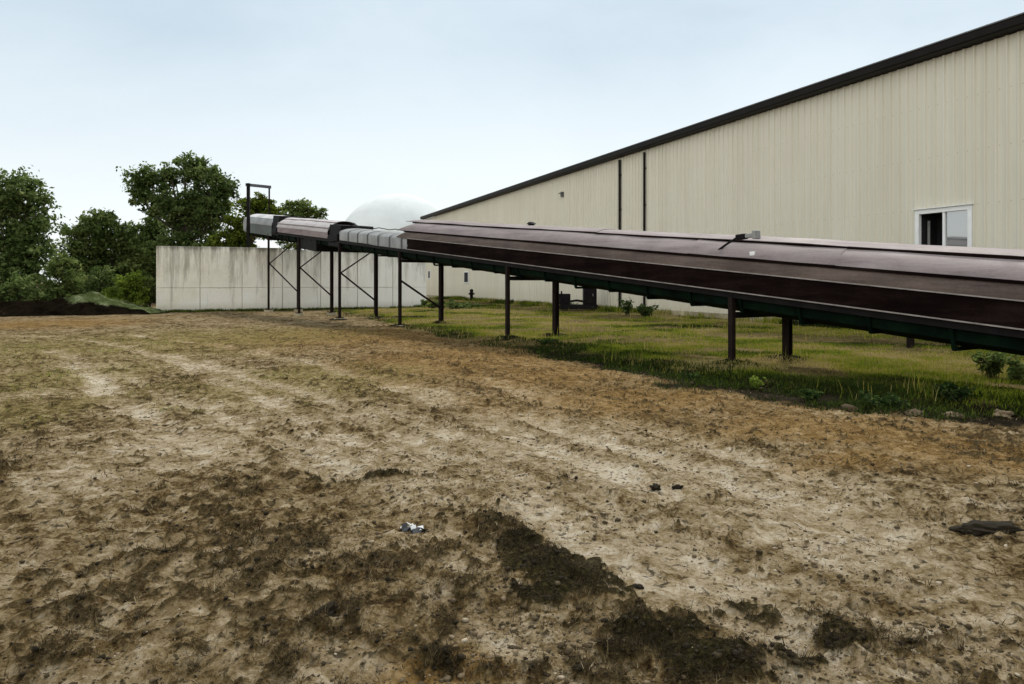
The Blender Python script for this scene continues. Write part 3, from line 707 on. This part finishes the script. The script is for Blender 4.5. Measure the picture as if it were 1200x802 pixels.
def hood(s0, s1, rise=.60, h0=.35, top_m=brown_top, mid_m=brown_mid, sk_m=black_sk, skew=0.0, trims=True):
    root = tag(empty('hood', (0, 0, 0))); root.parent = conv
    a1, a2 = 24, 60
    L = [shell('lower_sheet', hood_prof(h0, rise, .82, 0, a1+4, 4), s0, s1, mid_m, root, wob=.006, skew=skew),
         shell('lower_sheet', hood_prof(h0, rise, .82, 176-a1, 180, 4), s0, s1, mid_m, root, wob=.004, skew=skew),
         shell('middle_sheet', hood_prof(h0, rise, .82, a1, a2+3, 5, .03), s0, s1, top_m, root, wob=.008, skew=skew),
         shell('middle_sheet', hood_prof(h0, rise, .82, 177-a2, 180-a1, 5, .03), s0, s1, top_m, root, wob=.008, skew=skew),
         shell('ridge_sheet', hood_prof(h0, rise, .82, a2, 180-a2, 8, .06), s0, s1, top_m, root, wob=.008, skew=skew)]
    for o in L: smooth_by_angle(o)
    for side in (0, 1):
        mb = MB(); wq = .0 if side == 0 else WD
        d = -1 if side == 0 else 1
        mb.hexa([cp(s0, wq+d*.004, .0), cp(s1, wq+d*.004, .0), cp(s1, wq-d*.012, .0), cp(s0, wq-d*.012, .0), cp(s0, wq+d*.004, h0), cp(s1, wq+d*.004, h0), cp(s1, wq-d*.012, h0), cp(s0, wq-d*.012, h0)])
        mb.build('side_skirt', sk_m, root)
        if trims:
            for z, o_ in ((h0+.005, .030), (-.012, .035)):
                mb = MB(); mb.bar(cp(s0, wq+d*o_*.5, z), cp(s1, wq+d*o_*.5, z), o_, .018); mb.build('edge_trim', trim_m, root)
    for an in (a1, a2, 180-a2, 180-a1):           # dark sealing strips under the lips of the sheets
        th = R(an); gr = .018 if an in (a1, 180-a1) else .048
        a, z = WD/2-(.82+gr)*math.cos(th), h0+(rise+gr)*math.sin(th)
        mb = MB(); mb.bar(cp(s0-skew*0, a, z-.012), cp(s1+skew*.4, a, z-.012), .05, .045); mb.build('seam_strip', sk_m, root)
    return root
main = hood(-26, -.75, skew=1.0)
hood(7.35, 15.0, rise=.47, h0=.26, skew=0.2, top_m=pinkish, mid_m=pinkish, sk_m=brown_top, trims=False)
# end hood over the head pulley: pale metal, rounded end
pale_sh = plain('pale_sheet', (.58, .56, .55), .5, .15, .2, 2, dirt=(.22, .21, .20))
eh = tag(empty('head_hood', (0, 0, 0))); eh.parent = conv
smooth_by_angle(shell('upper_sheet', hood_prof(.30, .55, .80, 40, 140, 12, .02), 16.2, 22.0, pale_sh, eh))
smooth_by_angle(shell('side_sheet', hood_prof(.30, .55, .80, 0, 44, 5), 16.2, 22.0, grey_sh, eh))
smooth_by_angle(shell('side_sheet', hood_prof(.30, .55, .80, 136, 180, 5), 16.2, 22.0, grey_sh, eh))
mb = MB()
for w0 in (.02, WD-.02): mb.hexa([cp(16.2, w0-.01, -.25), cp(22.0, w0-.01, -.25), cp(22.0, w0+.01, -.25), cp(16.2, w0+.01, -.25), cp(16.2, w0-.01, .30), cp(22.0, w0-.01, .30), cp(22.0, w0+.01, .30), cp(16.2, w0+.01, .30)])
mb.build('cheek_plate', plain('grey_green_plate', (.075, .085, .075), .6, .1, .4, 2), eh)
mb = MB(); q = ze(22.0)+.22; mb.tube([(22.0, .0, q), (22.0, -WD, q)], .42, 18); mb.build('head_drum', grey_sh, eh)
# dark transfer boxes between the hoods
for s0, s1, h0, h1 in ((5.95, 7.33, -.30, .62), (15.02, 16.18, -.20, .85)):
    mb = MB(); mb.hexa([cp(s0, .03, h0), cp(s1, .03, h0), cp(s1, WD-.03, h0), cp(s0, WD-.03, h0), cp(s0, .10, h1), cp(s1, .10, h1), cp(s1, WD-.10, h1), cp(s0, WD-.10, h1)])
    mb.box(((s0+s1)/2, .0, ze((s0+s1)/2)+.05), (s1-s0-.2, .06, .3))
    mb.build('transfer_box', black_st, conv, .02)
# low ribbed galvanised cover between the main hood and the box
gh_ = tag(empty('low_cover', (0, 0, 0))); gh_.parent = conv
smooth_by_angle(shell('cover_sheet', [(.03, -.02)]+hood_prof(.30, .20, .79, 0, 180, 14)+[(WD-.03, -.02)], -.6, 5.93, grey_sh, gh_, .012, .6, .008))
mb = MB(); s = -.2
while s < 5.9:
    P = [(.0, -.02)]+hood_prof(.30, .20, .79, 0, 180, 16, .03)+[(WD, -.02)]; mb.sweep([[cp(s-.04, a, z) for a, z in P], [cp(s+.04, a, z) for a, z in P]]); s += 1.02
mb.build('cover_rib', plain('dark_band', (.07, .07, .065), .6, .3), gh_)
mb = MB(); pts = [cp(-.6+.5*k, .5, .60+.025*math.sin(k*2.1)) for k in range(14)]; mb.tube(pts, .018, 6); mb.build('cable', black_st, gh_)
# trough under the hoods
tr = tag(empty('trough', (0, 0, 0))); tr.parent = conv
def beam(name, s0, s1, pr, mat):
    n = max(1, round((s1-s0)/2)); MB().sweep([[cp(s0+(s1-s0)*i/n, a, z) for a, z in pr] for i in range(n+1)], True, False, True).build(name, mat, tr)
beam('pan', -26, 21.5, [(.10, -.03), (.13, -.30), (.40, -.40), (1.24, -.40), (1.51, -.30), (1.54, -.03)], green_tr)
for a in (.03, 1.55): beam('stringer', -26, 21.5, [(a, -.13), (a+.06, -.13), (a+.06, -.03), (a, -.03)], black_st)
mb = MB(); s = -25.6; rr = random.Random(8)
while s < 21:
    d = rr.uniform(.36, .43)
    mb.bar(cp(s, .06, -.06), cp(s, .15, -d), .05, .05); mb.bar(cp(s, WD-.06, -.06), cp(s, WD-.15, -d), .05, .05); mb.bar(cp(s, .15, -d), cp(s, WD-.15, -d), .06, .05)
    s += 1.22
mb.build('hanger', green_tr, tr)
sm0, sm1 = on_line(371, .1), on_line(352, .1)
mb = MB(); mb.hexa([cp(sm0, .08, -.66), cp(sm1, .08, -.66), cp(sm1, WD-.2, -.66), cp(sm0, WD-.2, -.66), cp(sm0, .08, -.05), cp(sm1, .08, -.05), cp(sm1, WD-.2, -.05), cp(sm0, WD-.2, -.05)])
mb.tube([cp(sm1+.1, .35, -.42), cp(sm1+.9, .35, -.42)], .2, 12); mb.build('drive_unit', black_st, conv, .02)
# trestles
for i, s in enumerate((-21.6, -14.46, -6.9, 0.0, 5.97, 11.5, 16.9)):
    rt = tag(empty('trestle', (s, 0, 0))); rt.parent = conv
    zt = ze(s)-.12; yf, yr = -.05, -(WD+.02)
    mb = MB(); mb.box((0, yf, zt/2-.1), (.10, .10, zt+.2)); mb.build('leg', rust_st, rt, .006)
    mb = MB(); mb.box((0, yr-.06, zt/2-.1), (.14, .018, zt+.2)); mb.box((0, yr+.06, zt/2-.1), (.14, .018, zt+.2)); mb.box((0, yr, zt/2-.1), (.014, .105, zt+.2)); mb.build('leg', rust_st, rt)
    mb = MB(); mb.bar((.0, yf-.06, ze(s)-.45), (.0, yr+.07, ze(s)-.45), .08, .11); mb.build('cross_beam', black_st, rt)
    for y_ in (yf, yr):
        mb = MB(); mb.box((0, y_, .13), (.30, .30, .02)); [mb.tube([(a_, y_+b_, .13), (a_, y_+b_, .17)], .014, 6) for a_ in (-.11, .11) for b_ in (-.11, .11)]; mb.build('base_plate', rust_st, rt)
        mb = MB(); mb.tube([(0, y_, -.3), (0, y_, .11)], .24, 16); mb.build('footing', fnd, rt)
    if s >= 0:
        mb = MB(); mb.bar((-.06, yf, zt*.62), (-.06, yr, zt*.24), .06, .06); mb.build('brace', rust_st, rt)
        if s > 1:
            mb = MB(); mb.bar((.06, yf, zt*.60), (.06, yr, zt*.93), .05, .05); mb.build('brace', rust_st, rt)
# floodlight on the hood
fl = tag(empty('floodlight', (0, 0, 0))); fl.parent = conv
sA = on_line(836, .13); sB = on_line(864, .13)
A = Vector(cp(sA, .16, .66)); YB = P0[1]+.837*sB+.07
zB = CAMZ+(HY-278.5)/F*YB
Bp = Vector((sB, -.13, zB))
mb = MB(); mb.tube([A, A+(Bp-A)*.5+Vector((0, 0, .01)), Bp], .022, 8); mb.box(tuple(A), (.12, .08, .04)); mb.build('arm', black_st, fl)
dr = Vector(((on_line(888, .13)-sB), 0, .02)); dr.z = .03
mb = MB(); mb.bar(Bp, Bp+dr*.45, .13, .10); mb.build('housing', black_st, fl, .02)
mb = MB(); mb.bar(Bp+dr*.46, Bp+dr*.85, .10, .07); mb.bar(Bp+dr*.85, Bp+dr*1.0, .16, .15); mb.build('reflector', grey_sh, fl, .01)
s = on_line(886, .2); mb = MB(); mb.box(cp(s, .10, .70), (.10, .05, .07)); mb.build('junction_box', white, conv, .01)
s = on_line(622, .8); mb = MB(); mb.tube([cp(s, .82, .98), cp(s, .82, 1.05)], .09, 10); mb.tube([cp(s, .82, 1.05), cp(s, .82, 1.10)], [.14, .08], 10); mb.build('vent_cap', black_st, conv)
# short stub: a post behind the conveyor, and the frame at the head end
X, Y = gp(1067, 413); z0 = hz(X, Y); pst = tag(empty('fence_post', (X, Y, z0)), 'lone dark post standing in the grass behind the lower conveyor', 'post')
mb = MB(); mb.tube([(0, 0, -.2), (0, 0, 1.15)], .085, 10); mb.build('post', rust_st, pst); mb = MB(); mb.tube([(0, 0, 1.15), (0, 0, 1.19), (0, 0, 1.22)], [.1, .1, .03], 10); mb.build('cap', rust_st, pst)
Yf = 41.5
p1, p2 = at(291, 213, Yf), at(315.5, 214, Yf+.8)
fr = tag(empty('steel_frame', (p1[0], p1[1], 0)), 'tall dark open steel frame standing above the upper end of the conveyor', 'frame')
q2 = (p2[0]-p1[0], p2[1]-p1[1])
mb = MB(); mb.box((0, 0, 3.8-.2), (.16, .14, 7.2)); mb.build('post', black_st, fr)
mb = MB(); mb.tube([(q2[0], q2[1], 5.2), (q2[0], q2[1], 7.1)], .05, 8); mb.build('post', rust_st, fr)
mb = MB(); mb.bar((-.15, 0, 7.12), (q2[0]+.1, q2[1], 7.08), .10, .16); mb.build('top_beam', plain('grey_beam', (.08, .08, .085), .5, .3), fr)
mb = MB(); mb.box((0, .25, 3.2), (.3, .5, .25)); mb.build('bracket', black_st, fr)

# ------------------------------------------------------------------ dome beyond
Dd = 170.0; dc = at(467, 301, Dd); dr_ = 73.5*Dd/F
dm = tag(empty('dome', (dc[0], dc[1], 0)), 'large pale grey storage dome rising beyond the concrete wall', 'dome')
dmat = plain('dome_membrane', (.66, .69, .68), .95, 0, .07, .3, 0, .03)
n, m_ = 64, 20; secs = []
for j in range(m_+1):
    th = j/m_*math.pi/2*.995; rr_ = dr_*math.cos(th); zz = dc[2]+dr_*math.sin(th)
    secs.append([(rr_*math.cos(2*math.pi*k/n), rr_*math.sin(2*math.pi*k/n), zz) for k in range(n)])
secs = [[(q[0], q[1], -.3) for q in secs[0]]]+secs
MB().sweep(secs, True, True, True).build('shell', dmat, dm)

# ------------------------------------------------------------------ trees and shrubs
bark = plain('bark', (.055, .042, .030), .9, 0, .4, 6, .8)
def leaf_mat(name, stops, tr_=.3):
    m = blade_mat(name, stops, tr_); return m
leaf_dark = leaf_mat('leaf_dark', [(0, (.022, .042, .012)), (.5, (.115, .165, .045)), (1, (.30, .34, .14))], .5)
leaf_mid = leaf_mat('leaf_mid', [(0, (.020, .040, .010)), (.5, (.135, .185, .048)), (1, (.31, .345, .13))], .5)
leaf_yel = leaf_mat('leaf_yellow', [(0, (.035, .055, .008)), (.5, (.11, .145, .018)), (1, (.22, .25, .045))], .5)
leaf_brt = leaf_mat('leaf_bright', [(0, (.05, .08, .012)), (.5, (.15, .21, .028)), (1, (.27, .33, .06))], .5)
def crown(lobes, n_leaf, size, seed, spread=.42, cl_per=46):
    g_ = np.random.default_rng(seed); P = []; T = []
    wts = np.array([l[3]*l[4]*l[5] for l in lobes])**.67; wts = wts/wts.sum()
    for (cx, cy, cz, rx, ry, rz), wt in zip(lobes, wts):
        nc = max(10, int(cl_per*(rx*rz)**.5)); d = g_.normal(size=(nc, 3)); d /= np.linalg.norm(d, axis=1)[:, None]
        rad = g_.uniform(.12, 1.34, nc)**.65
        C = d*rad[:, None]*np.array([rx, ry, rz]) + np.array([cx, cy, cz])
        csz = g_.uniform(.35, 1.0, nc)*spread*np.clip((rx*rz)**.5/1.6, .35, 1.5)
        nl = int(n_leaf*wt*.62); k = g_.integers(0, nc, nl)
        q = g_.normal(size=(nl, 3))*csz[k][:, None]*np.array([1, 1, .7])
        P.append(C[k]+q); ct = g_.uniform(-.24, .24, nc); T.append(.45+ct[k]+g_.normal(0, .13, nl))
    P = np.concatenate(P); T = np.clip(np.concatenate(T), 0, 1); n = len(P)
    nrm = g_.normal(size=(n, 3))+np.array([0, 0, .9]); nrm /= np.linalg.norm(nrm, axis=1)[:, None]
    t = np.cross(nrm, g_.normal(size=(n, 3))); t /= np.linalg.norm(t, axis=1)[:, None]; b = np.cross(nrm, t)
    s = size*g_.uniform(.6, 1.35, n)[:, None]
    V = np.stack([P-t*s, P+b*s*.5+nrm*s*.12, P+t*s, P-b*s*.5+nrm*s*.12], 1).reshape(-1, 3)
    return V, np.arange(n*4).reshape(-1, 4), np.repeat(T, 4)
def tree(name, label, cat, base, lobes, n_leaf, size, mat, seed, group=None, trunk_r=.2, spread=.42, limbs=True, cl_per=46):
    rt = tag(empty(name, base), label, cat, group); rr = random.Random(seed)
    V, Q_, T = crown(lobes, n_leaf, size, seed, spread, cl_per)
    V[:, 2] = np.maximum(V[:, 2], .02)
    np_mesh('crown', V, Q_, mat, rt, 4, dict(tone=T))
    mb = MB(); zc = min(l[2]-l[5]*.6 for l in lobes); zc = max(zc, .4); ztop = max(l[2] for l in lobes)
    mx = sum(l[0] for l in lobes)/len(lobes)
    pts = [(0, 0, -.3), (.04, .0, zc*.5), (mx*.25, .05, zc), (mx*.6, 0, (zc+ztop)/2), (mx, 0, ztop)]
    mb.tube(pts, [trunk_r*1.3, trunk_r, trunk_r*.85, trunk_r*.5, trunk_r*.15], 9)
    if limbs:
        for l in lobes:
            st_ = Vector(pts[2])+(Vector(pts[3])-Vector(pts[2]))*rr.uniform(0, .8)
            for q in range(3):
                e = Vector((l[0]+rr.uniform(-.7, .7)*l[3], l[1]+rr.uniform(-.6, .6)*l[4], l[2]+rr.uniform(-.3, .8)*l[5]))
                m_ = st_*.5+e*.5+Vector((rr.uniform(-.2, .2), 0, -.15*(e-st_).length*.5+rr.uniform(0, .3)))
                mb.tube([st_, m_, e], [trunk_r*.42, trunk_r*.25, trunk_r*.06], 6)
    mb.build('trunk', bark, rt)
    return rt
def lob(base, Yd, L):                            # lobes from photo ellipses at distance Yd
    k = Yd/F; return [((px-CX)*k-base[0], rng.uniform(-.6, .6)*rx*k*.5, CAMZ+(HY-py)*k, rx*k, rx*k*.85, ry*k) for px, py, rx, ry in L]
def mk(name, label, cat, Yd, px, L, n, size, mat, seed, **kw):
    base = ((px-CX)/F*Yd, Yd, 0); return tree(name, label, cat, base, lob(base, Yd, L), n, size, mat, seed, **kw)
G1 = 'trees behind the yard'; G2 = 'shrubs behind the earth mound'
mk('broadleaf_tree', 'dark green leafy tree cut by the left edge of the view', 'tree', 48, 15,
   [(30,222,24,20),(10,240,26,30),(48,246,17,17),(35,270,28,26),(12,290,34,30),(40,305,26,26),(22,335,36,24),(-25,260,30,40),(-30,310,34,40)], 34000, .15, leaf_dark, 21, group=G1, trunk_r=.28)
mk('broadleaf_tree', 'rounded mid green tree between the left tree and the concrete wall', 'tree', 55, 118,
   [(115,262,20,16),(98,282,20,18),(135,280,22,20),(112,304,28,22),(148,306,22,22),(90,312,20,22),(120,334,36,20)], 30000, .16, leaf_mid, 22, group=G1, trunk_r=.22)
mk('broadleaf_tree', 'low dark tree just left of the wall, under the tall open crown', 'tree', 64, 172,
   [(165,276,15,15),(182,268,16,13),(172,300,20,18),(166,325,22,24),(190,302,14,26)], 16000, .17, leaf_dark, 23, group=G1, trunk_r=.22)
mk('broadleaf_tree', 'tallest tree, with an open crown of separate limbs above the concrete wall', 'tree', 58, 222,
   [(172,212,19,16),(163,230,13,9),(196,207,13,13),(222,198,20,15),(247,210,17,17),(265,222,13,13),(205,236,24,18),(238,240,24,20),(188,246,16,12),(222,266,30,20),(215,290,28,16),(258,250,14,18)], 42000, .15, leaf_dark, 24, group=G1, trunk_r=.3)
mk('broadleaf_tree', 'yellow green tree behind the tall steel frame', 'tree', 50, 296,
   [(300,242,17,13),(318,248,12,10),(284,262,16,16),(306,264,20,14),(278,282,20,14),(262,288,16,10)], 17000, .14, leaf_yel, 25, group=G1, trunk_r=.18)
mk('broadleaf_tree', 'small mid green tree showing above the upper conveyor hood', 'tree', 76, 346,
   [(338,246,13,9),(354,243,11,9),(370,250,10,7),(348,258,24,9),(345,280,18,16)], 12000, .17, leaf_mid, 26, group=G1, trunk_r=.2)
mk('shrub', 'bright green bush beside the left end of the concrete wall', 'shrub', 43, 148,
   [(150,328,15,13),(140,342,17,14),(160,344,16,14),(128,352,13,9),(150,356,22,10)], 11000, .085, leaf_brt, 27, group=G2, trunk_r=.07, spread=.3)
mk('shrub', 'dull green bush squeezed against the end of the concrete wall', 'shrub', 44, 175,
   [(176,338,8,12),(172,350,12,12)], 4500, .085, leaf_mid, 28, group=G2, trunk_r=.06, spread=.3)
mk('shrub', 'olive green sapling in front of the dark left trees', 'shrub', 45, 76,
   [(74,310,13,14),(68,330,16,16),(84,334,15,16),(76,350,22,12)], 8500, .10, leaf_mid, 29, group=G2, trunk_r=.07, spread=.32)
mk('shrub', 'dark undergrowth bush behind the left part of the mound', 'shrub', 44, 30,
   [(20,338,28,18),(48,346,24,14),(0,346,30,16),(-30,344,30,20)], 12000, .10, leaf_dark, 30, group=G2, trunk_r=.08, spread=.32)
mk('shrub', 'dark undergrowth bush behind the middle of the mound', 'shrub', 47, 108,
   [(104,338,22,16),(122,330,18,20),(112,352,28,12),(140,350,20,12)], 11000, .10, leaf_dark, 31, group=G2, trunk_r=.08, spread=.32)
# low dark bushes at the far corner of the building
G3 = 'low bushes at the far wall corner'
mk('shrub', 'low dark bush beside the right end of the concrete wall', 'shrub', 43, 505, [(502,357,8,5),(514,358,10,5)], 3000, .07, leaf_dark, 32, group=G3, trunk_r=.04, spread=.2, limbs=False)
mk('shrub', 'low dark bush below the small far windows of the metal building', 'shrub', 42, 535, [(528,358,11,6),(545,360,12,5),(556,360,9,4)], 3400, .07, leaf_dark, 33, group=G3, trunk_r=.04, spread=.2, limbs=False)
# leafy weeds
def weed(px, py, hgt, wid_, n, tone0, label, seed, mat=None, leaf=.045, group='weeds along the conveyor'):
    X, Y = gp(px, py); rt = tag(empty('leafy_weed', (X, Y, hz(X, Y))), label, 'weed', group); rr = random.Random(seed); g_ = np.random.default_rng(seed)
    mb = MB(); P = []
    for k in range(n):
        a, L_ = rr.uniform(0, 6.28), hgt*rr.uniform(.5, 1); ln = rr.uniform(.1, .9)*wid_
        bx_, by_ = rr.uniform(-.3, .3)*wid_, rr.uniform(-.3, .3)*wid_
        e = Vector((bx_+math.cos(a)*ln, by_+math.sin(a)*ln, L_)); m_ = Vector((bx_+math.cos(a)*ln*.35, by_+math.sin(a)*ln*.35, L_*.6))
        mb.tube([(bx_, by_, -.02), m_, e], [.006, .005, .002], 5)
        for t in np.linspace(.25, 1, 9):
            q = Vector((bx_, by_, 0)).lerp(m_, min(1, t*2)) if t < .5 else m_.lerp(e, t*2-1)
            P.append(q)
    mb.build('stem', bark, rt)
    P = np.array([tuple(p) for p in P for _ in range(3)]); n_ = len(P); P = P+g_.normal(size=(n_, 3))*leaf*.7
    nr = g_.normal(size=(n_, 3))+np.array([0, 0, 1.1]); nr /= np.linalg.norm(nr, axis=1)[:, None]
    t = np.cross(nr, g_.normal(size=(n_, 3))); t /= np.linalg.norm(t, axis=1)[:, None]; b = np.cross(nr, t); s = leaf*g_.uniform(.6, 1.4, n_)[:, None]
    V = np.stack([P-t*s, P+b*s*.55+nr*s*.1, P+t*s, P-b*s*.55+nr*s*.1], 1).reshape(-1, 3); V[:, 2] = np.maximum(V[:, 2], .003)
    np_mesh('leaf', V, np.arange(n_*4).reshape(-1, 4), mat or leaf_brt, rt, 4, dict(tone=np.repeat(np.clip(tone0+g_.normal(0, .18, n_), 0, 1), 4)))
weed(1160, 447, .42, .30, 26, .35, 'broad leafy green weed at right, under the low end of the conveyor', 41, leaf_mid)
weed(1192, 452, .38, .26, 18, .5, 'leafy weed half cut by the right edge of the view', 42, leaf_mid)
weed(886, 455, .16, .10, 9, .55, 'small pale green weed at the dirt edge between the legs of the nearest trestle', 43, leaf=.03)
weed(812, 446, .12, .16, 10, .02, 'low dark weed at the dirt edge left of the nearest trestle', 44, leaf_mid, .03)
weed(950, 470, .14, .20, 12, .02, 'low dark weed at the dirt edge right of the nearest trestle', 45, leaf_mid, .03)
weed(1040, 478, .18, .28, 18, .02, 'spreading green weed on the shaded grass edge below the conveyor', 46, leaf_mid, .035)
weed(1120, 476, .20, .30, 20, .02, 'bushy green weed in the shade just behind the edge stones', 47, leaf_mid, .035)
weed(735, 373, .75, .35, 14, .2, 'tall dark weed by the building wall near the left downspout', 48, leaf_dark, .07)
weed(757, 374, .55, .55, 18, .2, 'wide dark weed by the building wall near the right downspout', 49, leaf_dark, .07)
weed(640, 407, .10, .30, 14, .15, 'low dark weed at the foot of the conveyor leg nearest the dark machine', 50, leaf_dark, .03)

# dark machine left against the building
X, Y = gp(678, 366); Z = hz(X, Y); mc = tag(empty('machine', (X, Y, Z)), 'dark machine on a low skid in the grass beside the building', 'machine')
k = Y/F
def mxp(px): return (px-678)*k
mb = MB(); mb.box((mxp(678.5), -.35, .16), (46*k, .12, .16)); mb.box((mxp(678.5), .35, .16), (46*k, .12, .16))
for q in (658, 670, 682, 696): mb.box((mxp(q), 0, .17), (.10, .58, .12))
mb.box((mxp(678), 0, .28), (44*k, .78, .10)); mb.build('skid', black_st, mc, .01)
mb = MB(); mb.box((mxp(661.5), 0, .62), (13*k, .6, .58)); mb.tube([(mxp(661.5), -.36, .62), (mxp(661.5), -.28, .62)], .2, 14); mb.tube([(mxp(658), 0, .9), (mxp(658), 0, 1.05)], .05, 8); mb.build('engine', black_st, mc, .03)
mb = MB(); mb.box((mxp(691), 0, .84), (15*k, .7, 1.02)); mb.box((mxp(691), 0, 1.38), (16.5*k, .76, .06)); mb.box((mxp(691), -.36, .8), (11*k, .03, .8)); mb.build('cabinet', black_st, mc, .02)
mb = MB(); mb.box((mxp(694), -.39, .85), (.03, .03, .14)); mb.build('handle', grey_sh, mc)
mb = MB(); mb.tube([(mxp(668), 0, .5), (mxp(676), 0, .55), (mxp(684), 0, .5)], .06, 8); mb.build('pipe', rust_st, mc)
# dark hydrant-like stand pipe by the far foundation
t = wall_t(565); q = Vector((PR[0], PR[1], 0))+D*t+N*.9; X, Y = q.x, q.y
sp_ = tag(empty('standpipe', (X, Y, hz(X, Y))), 'short dark standpipe by the far end of the building', 'standpipe')
mb = MB(); mb.tube([(0, 0, -.1), (0, 0, .75), (0, 0, .9), (0, 0, .98)], [.13, .13, .16, .05], 10); mb.build('barrel', black_st, sp_); mb = MB(); mb.tube([(-.24, 0, .6), (.24, 0, .6)], .07, 8); mb.build('outlet', black_st, sp_)
